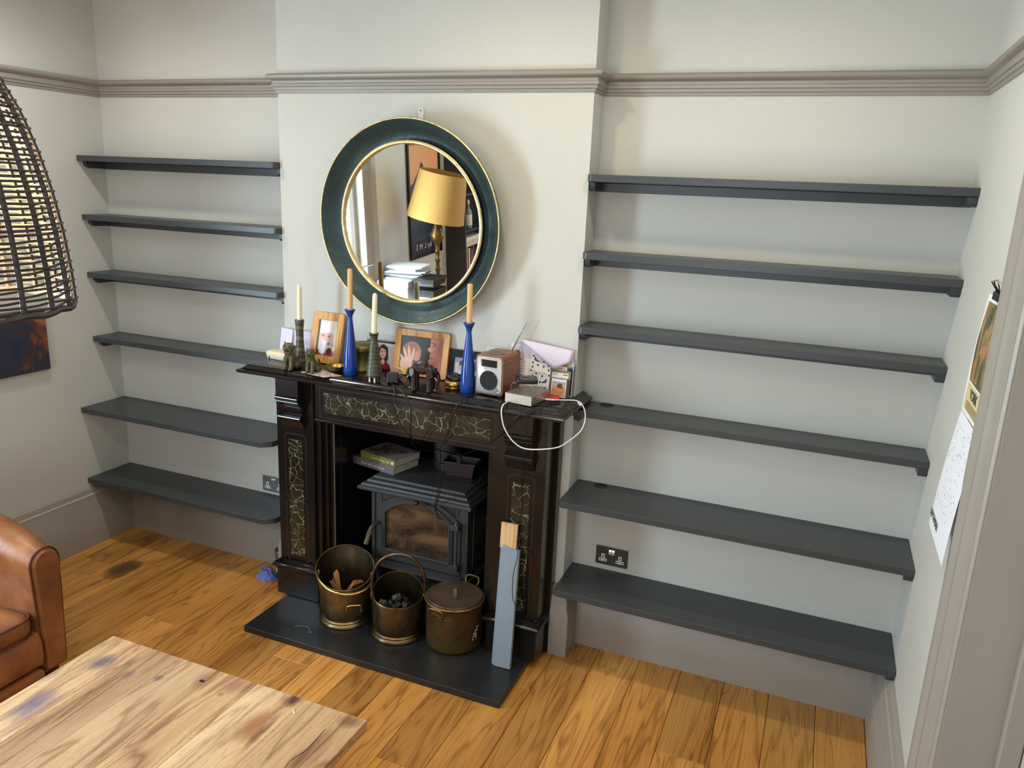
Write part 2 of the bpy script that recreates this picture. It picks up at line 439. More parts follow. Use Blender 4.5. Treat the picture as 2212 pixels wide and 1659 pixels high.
struct('trim_5', MB().loft([[(XL+d, DY1+u*.5, 0) for u, d in pl], [(XL+d, DY1+u*.5, DZ+.19) for u, d in pl]]), TRIM)
struct('trim_6', MB().box(XL, XL+.028, DY0, DY1, DZ, DZ+.19), TRIM)

# ================================================================== FIREPLACE
FP = thing('fireplace_surround', 'polished black slate fire surround with marbled inlay panels on the chimney breast', 'fireplace', (.74, -.1, 0))
def fp(name, mb, mat=SLATE, bevel=.003, parent=None, **kw):
    return obj(name, mb, mat, FP, bevel, world=True, **kw)
# marble inlay
def marble():
    g = G('veined_marble_inlay'); co = g.co()
    nz = g.n('ShaderNodeTexNoise'); nz.inputs['Scale'].default_value = 14; nz.inputs['Detail'].default_value = 4; g.l(co, nz.inputs['Vector'])
    mx = g.n('ShaderNodeVectorMath', operation='MULTIPLY_ADD'); g.l(nz.outputs['Color'], mx.inputs[0]); mx.inputs[1].default_value = (.055, .02, .055); g.l(co, mx.inputs[2])
    def vein(scale, w):
        v = g.n('ShaderNodeTexVoronoi', feature='DISTANCE_TO_EDGE'); v.inputs['Scale'].default_value = scale; g.l(mx.outputs[0], v.inputs['Vector'])
        wd = g.math('MULTIPLY', g.noise(co, 22, 3), w)
        return g.math('LESS_THAN', v.outputs['Distance'], wd)
    a = vein(21, .046); b = vein(37, .030)
    b = g.math('MULTIPLY', b, g.math('GREATER_THAN', g.noise(co, 9, 2), .54))
    v = g.math('MAXIMUM', a, b)
    tone = g.ramp(g.noise(co, 30, 3), [(.35, lin((74, 70, 42))), (.7, lin((160, 156, 116)))])
    base = g.ramp(g.noise(co, 8, 4), [(.3, lin((30, 27, 20))), (.7, lin((50, 44, 33)))])
    return g.out(g.mix(v, base, tone), .2)
MARB = marble()
# mantel shelf: moulded slab with two returns into the alcoves
def mantel_ring(i, z):
    xl, xr, yf = -.055+i, 1.522-i, -.286+i
    yb = .105
    return [(xl, yb, z), (xl, yf, z), (xr, yf, z), (xr, yb, z), (BW+.003, yb, z), (BW+.003, -.0015, z), (-.003, -.0015, z), (-.003, yb, z)]
fp('mantel_shelf', MB().loft([mantel_ring(*a) for a in ((.016, 1.163), (.005, 1.165), (.0005, 1.170), (0, 1.175), (.003, 1.180), (.012, 1.1815), (.020, 1.185), (.026, 1.191), (.033, 1.197), (.040, 1.2))]), SLATE, 0, angle=30)
SY = -.158
for side, (x0, x1, ix0, ix1) in enumerate(((.062, .268, .268, .345), (1.205, 1.418, 1.135, 1.205))):
    fp('pilaster', MB().box(x0, x1, SY, -.05, .20, 1.163))
    fp('backing_slab', MB().box(.044 if side == 0 else ix0, ix1 if side == 0 else 1.437, -.05, -.001, 0.0005, 1.163))
    # stepped inner moulding
    mm = MB()
    xs = (ix0, ix0+.028, ix0+.05, ix1) if side == 0 else (ix1, ix1-.028, ix1-.05, ix0)
    for q, yy in enumerate((-.140, -.118, -.10)):
        a, b = sorted((xs[q], xs[q+1])); mm.box(a, b, yy, -.05, .03, OZ)
    fp('inner_moulding', mm)
    # plinth with bullnose cap
    px0, px1 = (.05, .307) if side == 0 else (1.183, 1.431)
    fp('plinth', MB().box(px0+.006, px1-.006, -.186, -.05, 0.031 if side == 0 else .031, .176), SLATE, .004)
    capp = [(0, .176), (.008, .176), (.015, .184), (.015, .193), (.008, .201), (-.004, .204), (-.012, .212), (-.02, .214), (-.02, .176)]
    fp('plinth_cap', MB().loft([[(px0+.007-d, -.05, z) for d, z in capp], [(px0+.007-d, -.186-d, z) for d, z in capp],
                                [(px1-.007+d, -.186-d, z) for d, z in capp], [(px1-.007+d, -.05, z) for d, z in capp]]), SLATE, 0)
    # corbel
    cx = (x0+x1)/2 - .002
    arc_ = lambda c0, c1, r, a0, a1, n: [(c0+r*cos(radians(a0+(a1-a0)*k/n)), c1+r*sin(radians(a0+(a1-a0)*k/n))) for k in range(n+1)]
    cp = [(0, 1.163), (-.050, 1.163), (-.050, 1.064)] + arc_(-.049, 1.053, .011, 95, 260, 7) + arc_(-.046, 1.034, .0065, 110, 265, 5)
    cp += [(-.040, 1.022), (-.030, 1.008), (-.023, .992), (-.021, .976)] + arc_(-.029, .955, .0135, 100, 275, 8) + [(-.022, .932), (-.016, .918), (-.008, .905), (0, .898)]
    fp('corbel', MB().prism([(SY+a, z) for a, z in cp], 'x', cx-.062, cx+.062), SLATE, 0, angle=34)
    # inlay panel with an incised border
    ic = .166 if side == 0 else 1.314
    zb, zt = .243, .838
    fp('marble_panel', MB().box(ic-.041, ic+.041, SY-.0012, SY+.004, zb, zt), MARB, 0)
    LINE = M('incised_line', (70, 62, 50), .5)
    def outl(x0, x1, z0, z1, y, w=.0013, cut=.0):
        p = [(x0, z0+cut), (x0+cut, z0), (x1-cut, z0), (x1, z0+cut), (x1, z1-cut), (x1-cut, z1), (x0+cut, z1), (x0, z1-cut)] if cut else [(x0, z0), (x1, z0), (x1, z1), (x0, z1)]
        c = Vector(((x0+x1)/2, (z0+z1)/2)); q = []
        for a, b in p:
            q.append((a+(w if a < c.x else -w), b+(w if b < c.y else -w)))
        return MB().ring([(a, y, b) for a, b in p], [(a, y, b) for a, b in q], (0, .002, 0))
    fp('incised_border', outl(ic-.060, ic+.060, zb-.035, .53, SY-.0008, cut=.012), LINE, 0)
    fp('incised_border', outl(ic-.060, ic+.060, .545, zt+.03, SY-.0008, cut=.012), LINE, 0)
# frieze
fp('frieze', MB().box(.268, 1.205, -.146, -.05, OZ, 1.163))
fp('marble_panel', MB().box(.325, 1.158, -.1475, -.14, .994, 1.088), MARB, 0)
fp('incised_border', outl(.300, 1.183, .968, 1.112, -.1468, cut=0), LINE, 0)
fp('frieze_bead', MB().box(.268, 1.205, -.150, -.146, OZ, OZ+.012), SLATE, .002)
# firebox lining: cheeks, back and top, and the slate slips behind the opening
SOOT = M('sooty_lining', (13, 13, 14), .75, var=.3)
fb = MB(); fb.box(FX0-.004, FX0, .001, .50, 0.03, 1.05); fb.box(FX1, FX1+.004, .001, .50, 0.03, 1.05)
fb.box(FX0-.004, FX1+.004, .50, .53, 0.03, 1.05); fb.box(FX0-.004, FX1+.004, .001, .53, 1.05, 1.08)
fp('firebox_lining', fb, SOOT, 0)
SLIP = M('slip_slate', (24, 24, 26), .5, var=.2)
fp('cheek_slip', MB().box(FX0+.0005, FX0+.006, -.048, .49, .032, .60), SLIP, .001)
fp('cheek_slip', MB().box(FX0+.0005, FX0+.006, -.048, .49, .603, 1.04), SLIP, .001)
fp('cheek_slip', MB().box(FX1-.006, FX1-.0005, -.048, .49, .032, 1.04), SLIP, .001)
EDGE = M('worn_edge', (92, 78, 58), .5)
fp('edge_strip', MB().box(OX0-.004, OX0+.0005, -.102, -.098, .032, .94), EDGE, 0)
# hearth
hs = MB().box(.112, 1.392, -.498, -.052, .0005, .030).box(FX0+.001, FX1-.001, -.052, .50, .0005, .030)
tag(obj('hearth_slab', hs, HEARTH, None, .003), 'black slate hearth slab lying on the oak floor under the scuttles', 'hearth')

# ================================================================== STOVE
ST = thing('wood_stove', 'dark grey cast iron stove with arched glass door inside the fireplace opening', 'stove', (.745, .15, .03))
def st(name, mb, mat=IRON, bevel=.003, parent=None, **kw):
    o = obj(name, mb, mat, parent or ST, bevel, **kw)
    if parent is None: o.location = -ST.location
    return o
X0, X1 = .487, 1.004
st('body', MB().box(X0, X1, .004, .34, .215, .605))
st('base', MB().box(X0-.018, X1+.018, -.012, .345, .185, .235).box(X0+.03, X1-.03, .03, .33, .05, .19), bevel=.006)
for lx in (X0+.03, X1-.03):
    for ly in (.03, .31): st('leg', MB().lathe([(.022, .031), (.018, .05), (.02, .12), (.028, .19)], (lx, ly, 0), 12), bevel=0)
st('ash_lip', MB().prism([(-.012, .235), (-.055, .228), (-.058, .234), (-.05, .240), (-.012, .248)], 'x', X0+.03, X1-.02), bevel=.002)
def top_ring(i, z): return [(X0-.055+i, -.045+i, z), (X1+.03-i, -.045+i, z), (X1+.03-i, .37, z), (X0-.055+i, .37, z)]
st('top_plate', MB().loft([top_ring(*a) for a in ((.02, .600), (.003, .603), (0, .610), (.001, .618), (.006, .623), (.013, .624), (.017, .633), (.026, .637), (.033, .638), (.037, .648), (.047, .653), (.054, .654), (.060, .663), (.070, .664))]), bevel=0, angle=22)
def arch(x0, x1, zb, zs, za, n=14):
    p = [(x0, zb), (x0, zs)]
    cx = (x0+x1)/2; hw = (x1-x0)/2; rise = za-zs; R = (hw*hw+rise*rise)/(2*rise); a0 = math.asin(hw/R)
    for k in range(1, n): 
        a = -a0+2*a0*k/n; p.append((cx+R*sin(a), za-R+R*cos(a)))
    p += [(x1, zs), (x1, zb)]; return p
def A3(p, y): return [(a, y, b) for a, b in p]
dr = st('stove_door', MB().ring(A3(arch(.520, .968, .250, .505, .606), -.006), A3(arch(.572, .910, .312, .500, .572), -.006), (0, .012, 0))
        .ring(A3(arch(.552, .930, .292, .502, .590), -.016), A3(arch(.572, .910, .312, .500, .572), -.016), (0, .012, 0))
        .ring(A3(arch(.562, .920, .302, .501, .581), -.021), A3(arch(.572, .910, .312, .500, .572), -.021), (0, .008, 0)), bevel=.003)
g = G('sooty_stove_glass'); co = g.co()
sp = g.n('ShaderNodeSeparateXYZ'); g.l(co, sp.inputs[0])
f = g.noise(g.mp(co, (3, 1, 9)), 1.6, 5, .6, .8)
soot = g.ramp(f, [(.34, lin((34, 27, 23))), (.5, lin((74, 57, 42))), (.66, lin((104, 82, 60)))])
pale = g.ramp(g.noise(g.mp(co, (60, 1, 5)), 1, 3), [(.6, (0, 0, 0)), (.85, (.35, .35, .35))])
SGLASS = g.out(g.mix(pale, soot, lin((150, 128, 88))), .14)
gp = arch(.570, .912, .310, .500, .574)
st('glass_pane', MB().loft([A3(gp, -.004), A3(gp, .0)]), SGLASS, 0, dr)
st('hinge_bar', MB().tube([(.958, -.032, .285), (.958, -.032, .518)], .008, 10), bevel=0)
for z in (.300, .505): st('hinge_knuckle', MB().box(.925, .972, -.043, -.004, z-.014, z+.014).lathe([(.012, z+.014), (.01, z+.02), (.003, z+.03)], (.958, -.032, 0), 10), bevel=.003)
hb = MB().tube([(.530, -.01, .435), (.528, -.04, .437), (.522, -.06, .428), (.505, -.072, .385)], [.010, .010, .012, .009], 8)
st('door_handle', hb, bevel=0)
st('handle_grip', MB().tube([(.521, -.062, .425), (.500, -.076, .345)], [.0095, .012], 10), M('burnt_wood_grip', (110, 88, 64), .6), 0)
st('air_knob', MB().tube([(.757, .0, .598), (.757, -.040, .596)], .006, 8).ell((.757, -.048, .594), (.013, .013, .013), 12, 8), BLACKP, 0)
pm = []
for s_ in (0, 1):
    q = [(.536, .598), (.536, .538), (.552, .548), (.580, .570), (.625, .592), (.640, .598)]
    if s_: q = [(1.488-a, b) for a, b in q]
    pm.append(st('spandrel_panel', MB().ring(A3(q, -.0005), A3([(a+(.006 if not s_ else -.006)*(1 if a < .56 or a > .93 else -.6), b+(-.005 if b > .56 else .006)) for a, b in q], -.0005), (0, .01, 0)), bevel=0))
st('corner_rib', MB().box(X0, X0+.018, -.004, .01, .235, .618), bevel=.003)
st('corner_rib', MB().box(X1-.02, X1, -.004, .01, .235, .618), bevel=.003)
st('side_panel_rib', MB().box(X1, X1+.006, .05, .30, .28, .58), bevel=.003)
st('side_handle', MB().tube([(1.005, .2, .47), (1.03, .2, .468), (1.034, .205, .44), (1.03, .212, .36)], [.011, .012, .012, .006], 10), M('pale_wood_grip', (168, 124, 66), .5), 0)
st('damper_rod', MB().tube([(.86, .02, .155), (.86, -.015, .155), (.885, -.035, .15)], .006, 8).box(.80, .845, -.02, 0, .14, .155), bevel=0)
tag(obj('flue_pipe', MB().lathe([(.078, .664), (.078, .70), (.070, .702), (.070, 1.049)], (.745, .30, 0), 28), M('flue_iron', (38, 34, 31), .6, var=.2)),
    'dark round flue pipe rising from the stove top into the chimney', 'flue pipe')
# ================================================================== SHELVES
RZs = [2.0977, 1.7997, 1.5013, 1.1539, .7865, .3797]
LZs = [2.1026, 1.8069, 1.5070, 1.1613, .7880, .3851]
YU, YLW, TH = -.0376, -.1511, .028
GROM = M('cable_hole_dark', (14, 14, 15), .6)
names_r = ['topmost of the six dark grey shelves in the alcove right of the chimney breast',
           'second shelf down in the right alcove, dark grey, between topmost and middle shelves',
           'third shelf down in the right alcove, last one above the mantel level',
           'fourth shelf down in right alcove, with a cable hole, tucked under the mantel end',
           'deep dark grey shelf with a cable hole, second from the floor in the right alcove',
           'lowest deep dark grey shelf in the right alcove, under the double socket']
names_l = ['topmost of the six dark grey shelves in the alcove left of the chimney breast',
           'second shelf down in the left alcove, dark grey with a screw hole in its batten',
           'third shelf down in the left alcove, beside the wicker lampshade rim',
           'fourth shelf down in the left alcove, running behind the left mantel end',
           'deep dark grey shelf with clipped corner, second from the floor in the left alcove',
           'lowest deep dark grey shelf in the left alcove, under the half-hidden socket']
def board_poly(x0, x1, yf, yb, rl, rr, n=5):
    p = [(x0, yb)]
    if rl:
        p += [(x0+rl-rl*cos(radians(90*k/n)), yf+rl-rl*sin(radians(90*k/n))) for k in range(n+1)]
    else: p.append((x0, yf))
    if rr:
        p += [(x1-rr+rr*sin(radians(90*k/n)), yf+rr-rr*cos(radians(90*k/n))) for k in range(n+1)]
    else: p.append((x1, yf))
    return p + [(x1, yb)]
def shelf(side, i, z, lab):
    deep = i >= 4; yf = YLW if deep else YU
    x0, x1 = (XL+.001, -.0015) if side == 'L' else (BW+.0015, XR-.001)
    yb = D-.001
    t = thing('alcove_shelf', lab, 'shelf', ((x0+x1)/2, yb, z-TH), group='shelves in the left alcove' if side == 'L' else 'shelves in the right alcove')
    def add(nm, mb, bevel=.002, mat=SHELF): return obj(nm, mb, mat, t, bevel, world=True)
    if deep and side == 'L':
        c = .045; poly = [(x0, yb), (x0, yf), (x1-c-.012, yf), (x1-c, yf+.004), (x1-.008, yf+c-.01), (x1, yf+c+.004), (x1, yb)]
    elif i == 3 and side == 'R':
        poly = board_poly(x0, x1, yf, yb, .012, 0)
    else:
        poly = board_poly(x0, x1, yf, yb, .022 if side == 'R' else 0, .016 if side == 'L' else 0)
    add('board', MB().prism(poly, 'z', z-TH, z))
    zb = z-TH
    if not (deep):
        add('wall_batten', MB().box(x0, x1, yb-.022, yb, zb-.036, zb-.0005))
    else:
        add('wall_batten', MB().box(x0+.03, x1-.03, yb-.022, yb, zb-.018, zb-.0005))
    # end cleats
    yc = yf+.034; hh = .034 if not deep else .026
    rq = .028
    rnd = [(yc+rq-rq*cos(radians(90*k/6)), zb-hh+rq*.9-rq*.9*sin(radians(90*k/6))) for k in range(7)]
    if side == 'L':
        add('end_cleat', MB().prism([(yb-.023, zb-.0005), (yc, zb-.0005)] + rnd + [(yb-.023, zb-hh)], 'x', x0, x0+.022))
        add('end_cleat', MB().prism([(yb-.023, zb-.0005), (.006, zb-.0005), (.006, zb-hh+.01), (.016, zb-hh), (yb-.023, zb-hh)], 'x', x1-.022, x1))
    else:
        add('end_cleat', MB().prism([(yb-.023, zb-.0005), (yf+.012, zb-.0005), (yf+.012, zb-hh+.012), (yf+.022, zb-hh), (yb-.023, zb-hh)], 'x', x1-.03, x1))
        if not deep: add('end_cleat', MB().prism([(yb-.023, zb-.0005), (.004, zb-.0005), (.004, zb-hh+.012), (.014, zb-hh), (yb-.023, zb-hh)], 'x', x0, x0+.024))
    if side == 'R' and i in (3, 4):
        add('cable_hole', MB().lathe([(.029, z-.001), (.029, z+.0012), (.026, z+.0014), (.024, z+.0004), (.001, z+.0003)], (1.588, .098, 0), 28), 0, GROM)
    if side == 'L' and i in (0, 1):
        hx = -.075
        add('screw_hole', MB().tube([(hx, yb-.0235, zb-.018), (hx, yb-.0215, zb-.018)], .0045, 10), 0, GROM)
for i in range(6): shelf('L', i, LZs[i], names_l[i])
for i in range(6): shelf('R', i, RZs[i], names_r[i])

# sockets
def socket(x, z, lab, plate):
    t = thing('double_socket', lab, 'socket', (x, D, z))
    obj('face_plate', MB().prism(rounded_rect(.146, .086, .005), 'y', -.008, -.0005).tf(Matrix.Translation((.073, 0, .043))), plate, t, .0015)
    WH = WHITEP
    for cx in (.034, .112):
        m = MB().box(cx-.0075, cx+.0075, -.0095, -.007, .027, .052).box(cx-.018, cx+.018, -.0095, -.007, .016, .030)
        ins = obj('socket_insert', m, WH, t, 0)
        h = MB().box(cx-.0025, cx+.0025, -.0099, -.009, .035, .046).box(cx-.0145, cx-.0065, -.0099, -.009, .020, .0245).box(cx+.0065, cx+.0145, -.0099, -.009, .020, .0245)
        obj('pin_hole', h, GROM, ins, 0)
    for cx in (.066, .080):
        obj('rocker_switch', MB().prism([(-.014, .054), (-.0135, .066), (-.0095, .077), (-.007, .077), (-.007, .054)], 'x', cx-.0065, cx+.0065), STEEL, t, .001)
    return t
socket(1.5829, .4055, 'dark bronze double socket on the right alcove wall above the lowest shelf', M('bronze_plate', (92, 84, 76), .32, .75))
socket(-.277, .4005, 'steel double socket in the left alcove half hidden by the fireplace', M('steel_plate', (150, 156, 162), .3, .8))

# ================================================================== MIRROR
mc = (.7165, 0, 1.869)
MI = thing('round_mirror', 'round mirror with wide dark teal dished frame and thin gold rims', 'mirror', (mc[0], -.010, mc[2]-.44), rot=(radians(3.0), 0, 0))
mm4 = Matrix.Translation((0, 0, .44)) @ Matrix.Rotation(radians(90), 4, 'X')   # lathe z axis -> -y (out of the wall)
def mi(name, prof, mat, n=96, bevel=0, cap=False):
    return obj(name, MB().lathe(prof, (0, 0, 0), n, cap).tf(mm4), mat, MI, bevel)
g = G('dished_teal_frame'); co = g.co()
f = g.noise(co, 6, 5, .6, .5); f2 = g.noise(co, 55, 4, .6)
TEAL = g.out(g.ramp(f, [(.3, lin((40, 54, 54))), (.55, lin((50, 72, 73))), (.75, lin((72, 92, 88)))]), g.ramp(f2, [(.3, (.46,)*3), (.7, (.28,)*3)]), .30, f2, .26, .005)
GOLD = brass('gold_leaf_rim', (186, 164, 106), (226, 210, 164), .34, 40)
mi('dish', [(.405, -.006), (.424, .040), (.4275, .060), (.420, .064), (.410, .056), (.395, .040), (.378, .026), (.360, .016), (.345, .012), (.330, .012)], TEAL)
mi('outer_rim', [(.4265+.0036*cos(a), .0635+.0036*sin(a)) for a in [2*pi*k/10 for k in range(11)]], GOLD)
mi('inner_lip', [(.343, .010), (.342, .030), (.339, .034)], M('lip_black', (18, 18, 18), .2))
mi('inner_rim', [(.341, .030), (.341, .036), (.337, .039), (.330, .039), (.326, .035), (.325, .020)], GOLD)
MIRG = M('mirror_glass', (238, 240, 238), .0, 1.0)
mi('mirror_glass', [(.0005, .0245), (.327, .0245), (.327, .020), (.0005, .020)], MIRG, cap=True)
hk = thing('picture_hook', 'small white picture hook on the wall above the round mirror', 'hook', (.731, 0, 2.315))
obj('hook_plate', MB().prism([(-.010, -.022), (.010, -.022), (.014, .012), (.009, .024), (-.009, .024), (-.014, .012)], 'y', -.008, -.001), WHITEP, hk, .002)
obj('pin', MB().tube([(0, -.001, .012), (0, -.014, .016)], .004, 8), STEEL, hk)

# ================================================================== THINGS ON THE HEARTH
CDIR = Vector((1.9, -2.75, 0)).normalized()
INSIDE = brass('dark_brass_inside', (34, 29, 22), (84, 70, 48), .38, 8)  # vessel insides get a darker brass tone than their outsides
def scuttle(name, lab, c, rb, rbody, zlow, zhigh, hgt_body, mat, foot_h=.03, sharp=1.6, flare=1.0, openang=0.0):
    t = thing(name, lab, 'scuttle', (c[0], c[1], .0305))
    n = 56
    back = atan2(-CDIR.y, -CDIR.x) + openang
    rings = []
    zs = [0, .006, .012, .02, .028, .034]
    prof = [(rb, 0), (rb+.004, .004), (rb+.003, .012), (rb-.006, .018), (rb-.004, .024), (rb-.010, .030), (rb-.004, .045), (rbody-.004, .075), (rbody, .11), (rbody-.001, .14)]
    rings = [[(cos(2*pi*k/n)*r, sin(2*pi*k/n)*r, z) for k in range(n)] for r, z in prof]
    zb = prof[-1][1]
    def rimpt(k, s, inset=0):
        a = 2*pi*k/n; w = ((1+cos(a-back))/2)**sharp
        zt = zlow+(zhigh-zlow)*w; z = zb+(zt-zb)*s
        out = flare*w*.035*s**1.5 - .004*(1-w)*s
        r = rbody-.001+out-inset
        return (cos(a)*r, sin(a)*r, z)
    for s in (.2, .4, .6, .8, .93, 1): rings.append([rimpt(k, s) for k in range(n)])
    inner = [[rimpt(k, s, .004) for k in range(n)] for s in (1, .93, .8, .6, .4, .2)]
    inner += [[(cos(2*pi*k/n)*r, sin(2*pi*k/n)*r, z) for k in range(n)] for r, z in ((rbody-.005, .11), (rb-.012, .05), (rb-.02, .036), (.002, .035))]
    obj('body', MB().loft(rings, True, False), mat, t)
    obj('dark_inside', MB().loft([rings[-1]]+inner, True, False), INSIDE, t)
    rim = [rimpt(k, 1, .002) for k in range(n)]
    obj('rolled_rim', MB().tube(rim, .0035, 6, closed=True), mat, t)
    return t, rimpt, n, back
# left scuttle with its bail handle dropped to the front
t, rp, n, back = scuttle('coal_scuttle', 'tarnished brass scuttle holding kindling, handle dropped forward, left of three vessels', (.487, -.232), .113, .120, .200, .296, .14, BRASS_OLD, sharp=1.25, flare=1.1)
SV = Vector((-CDIR.y, CDIR.x, 0))*-1     # towards picture left
SV = Vector((cos(YAW), sin(YAW), 0))     # picture right
def bail(t, R, ztop_pivot, lift, fwd_, rad, mat, nm='handle', drop=0.0):
    pts = []
    for k in range(25):
        a = pi*k/24
        p = SV*(-cos(a)*R) + CDIR*(sin(a)*fwd_) + Vector((0, 0, ztop_pivot+sin(a)*lift))
        pts.append(p)
    return obj(nm, MB().tube(pts, rad, 10), mat, t)
bail(t, .130, .226, -.030, .140, .0062, BRASS_BR)
for s in (-1, 1): obj('handle_lug', MB().ell(SV*(s*.126)+Vector((0, 0, .226)), (.010, .010, .016), 10, 6), BRASS_OLD, t)
tp = [CDIR*.116+SV*(.035+a)+Vector((0, 0, z))+CDIR*o for a, z, o in ((-.03, .10, .006), (-.026, .128, .010), (.02, .135, .008), (.034, .13, .004), (.036, .10, .0))]
obj('tipping_grip', MB().tube(smooth_path(tp), .004, 8), BRASS_BR, t)
# right bucket with its bail standing up
t2, rp2, n2, back2 = scuttle('coal_bucket', 'dark copper bucket of coal with its arched handle standing up, middle of three', (.768, -.226), .118, .119, .178, .238, .14, COPPER, sharp=1.7, flare=.15)
pts = []
for k in range(29):
    a = pi*k/28
    pts.append(SV*(-cos(a)*(.121+.006*sin(a))) + CDIR*(.012*sin(a)) + Vector((0, 0, .185+.012+max(0, sin(a))**.75*.196)))
pts = [SV*-.121+Vector((0, 0, .16))] + pts + [SV*.121+Vector((0, 0, .16))]
obj('handle', MB().tube(pts, .0075, 10), COPPER, t2)
for s in (-1, 1): obj('handle_lug', MB().ell(SV*(s*.119)+Vector((0, 0, .178)), (.012, .012, .022), 10, 6), COPPER, t2)
# contents
KIND = wood('split_kindling', (196, 140, 88), (160, 104, 58), (112, 66, 34), 2, 10, .7, .2, 1, 0)
def stick(lab, base, top, w, d, tw=0):
    b, tt = Vector(base), Vector(top); zd = (tt-b); L = zd.length
    q = zd.to_track_quat('Z', 'Y').to_matrix().to_4x4()
    m = MB().loft([[(-w, -d, 0), (w*.8, -d*.9, 0), (w, d, 0), (-w*.7, d*.9, 0)], [(-w, -d, L*.9), (w*.7, -d*.8, L), (w*.9, d, L*.93), (-w*.8, d*.8, L)]])
    m.tf(Matrix.Rotation(tw, 4, 'Z'))
    o = obj('kindling', m, KIND, None, .0015, 1); o.matrix_world = Matrix.Translation(b) @ q
    tag(o, lab, 'kindling'); return o
stick('upright split stick of kindling sticking up in the brass scuttle', (.463, -.235, .07), (.442, -.243, .268), .016, .011, .5)
stick('wide piece of reddish kindling leaning at the left inside the brass scuttle', (.500, -.225, .09), (.412, -.238, .215), .036, .012, .4)
stick('piece of reddish kindling leaning at the right inside the brass scuttle', (.46, -.20, .09), (.528, -.180, .205), .038, .012, -.6)
COAL = M('coal_black', (24, 23, 24), .45, var=.3)
COALB = M('dusty_lump', (84, 74, 58), .8, var=.3)
rg = random.Random(5)
for k in range(13):
    a = rg.random()*6.28; r = .075*sqrt(rg.random()); big = k == 0
    if k < 7: r_, a_, zc = (0 if k == 0 else .060), k*1.047, .135
    else: r_, a_, zc = (.034 if k < 12 else .002), k*1.257, (.170 if k < 12 else .196)
    px, py = cos(a_)*r_, sin(a_)*r_
    if k == 0: px, py, zc = -.056, -.050, .176
    m = MB().ell((0, 0, 0), (.024+.007*rg.random(), .021+.006*rg.random(), .018+.005*rg.random()), 8, 5)
    for q in range(len(m.v)): m.v[q] *= .85+.3*rg.random()
    o = obj('coal_lump', m, COALB if big else COAL, None, smooth=False)
    o.location = (.768+px, -.226+py, zc); o.rotation_euler = (rg.random()*3, rg.random()*3, rg.random()*3)
    if big: tag(o, 'dusty brown lump among the black coal in the copper bucket', 'coal')
    else: tag(o, 'black lump of coal in the copper bucket', 'coal', 'coal lumps in the copper bucket')
# stock pot
pt = thing('stock_pot', 'big lidded brass stock pot with two loop handles, right of three hearth vessels', 'pot', (1.032, -.182, .0305))
R = .126
obj('pot_body', MB().lathe([(.004, .0), (R-.012, 0), (R-.003, .006), (R, .018), (R, .205), (R+.003, .212), (R+.008, .216), (R+.010, .222), (R+.005, .226), (R-.004, .224), (R-.005, .05), (.004, .04)], n=64), POTM, pt)
obj('pot_lid', MB().lathe([(.004, .222), (R-.006, .222), (R-.002, .226), (R-.004, .232), (R-.012, .230), (R-.02, .228), (.06, .232), (.004, .236)], n=64), COPLID, pt)
hd = CDIR*-1
def strap(pts, w, th, side):
    rings = []
    for p in pts:
        p = Vector(p); rings.append([p+side*w+Vector((0, 0, th)), p-side*w+Vector((0, 0, th)), p-side*w-Vector((0, 0, th)), p+side*w-Vector((0, 0, th))])
    return MB().loft(rings)
ux = Vector((.45, -.89, 0)); sd = Vector((.89, .45, 0))
obj('lid_handle', strap([ux*d+Vector((0, 0, z)) for d, z in ((-.050, .238), (-.034, .239), (-.030, .264), (-.026, .268), (.026, .268), (.030, .264), (.034, .239), (.050, .238))], .0075, .0018, sd), COPLID, pt)
for ang in (radians(-93), radians(87)):
    rx = Vector((cos(ang), sin(ang), 0)); tx = Vector((-sin(ang), cos(ang), 0))
    p = [rx*(R+.006)+tx*a+Vector((0, 0, z))+rx*o for a, z, o in ((-.032, .178, 0), (-.022, .185, .006), (-.024, .20, .022), (-.034, .222, .034), (-.026, .240, .040), (0, .243, .042), (.026, .240, .040), (.034, .222, .034), (.024, .20, .022), (.022, .185, .006), (.032, .178, 0))]
    obj('loop_handle', MB().tube(smooth_path(p, 4), .0045, 8), POTM, pt)
    arc = [(R+.0015)*Vector((cos(ang+q), sin(ang+q), 0)) for q in [radians(-24+48*k/8) for k in range(9)]]
    obj('handle_strap', MB().loft([[p+Vector((0, 0, .170)), p*1.012+Vector((0, 0, .170)), p*1.012+Vector((0, 0, .190)), p+Vector((0, 0, .190))] for p in arc]), POTM, pt, .001)
a0 = radians(-24)
sm = MB()
rgs = random.Random(2)
for row in range(5):
    for q in range(4):
        if rgs.random() < .25: continue
        a = a0+q*.055+row*.02; z = .060+row*.013
        b = a+.02+.02*rgs.random()
        sm.add([(R*1.004*cos(a), R*1.004*sin(a), z), (R*1.004*cos(b), R*1.004*sin(b), z), (R*1.004*cos(b), R*1.004*sin(b), z+.008), (R*1.004*cos(a), R*1.004*sin(a), z+.006),
                (R*.99*cos(a), R*.99*sin(a), z), (R*.99*cos(b), R*.99*sin(b), z), (R*.99*cos(b), R*.99*sin(b), z+.006), (R*.99*cos(a), R*.99*sin(a), z+.006)],
               [(0, 1, 2, 3), (4, 7, 6, 5), (0, 4, 5, 1), (1, 5, 6, 2), (2, 6, 7, 3), (3, 7, 4, 0)])
obj('torn_label', sm, PAPER, pt, smooth=False)
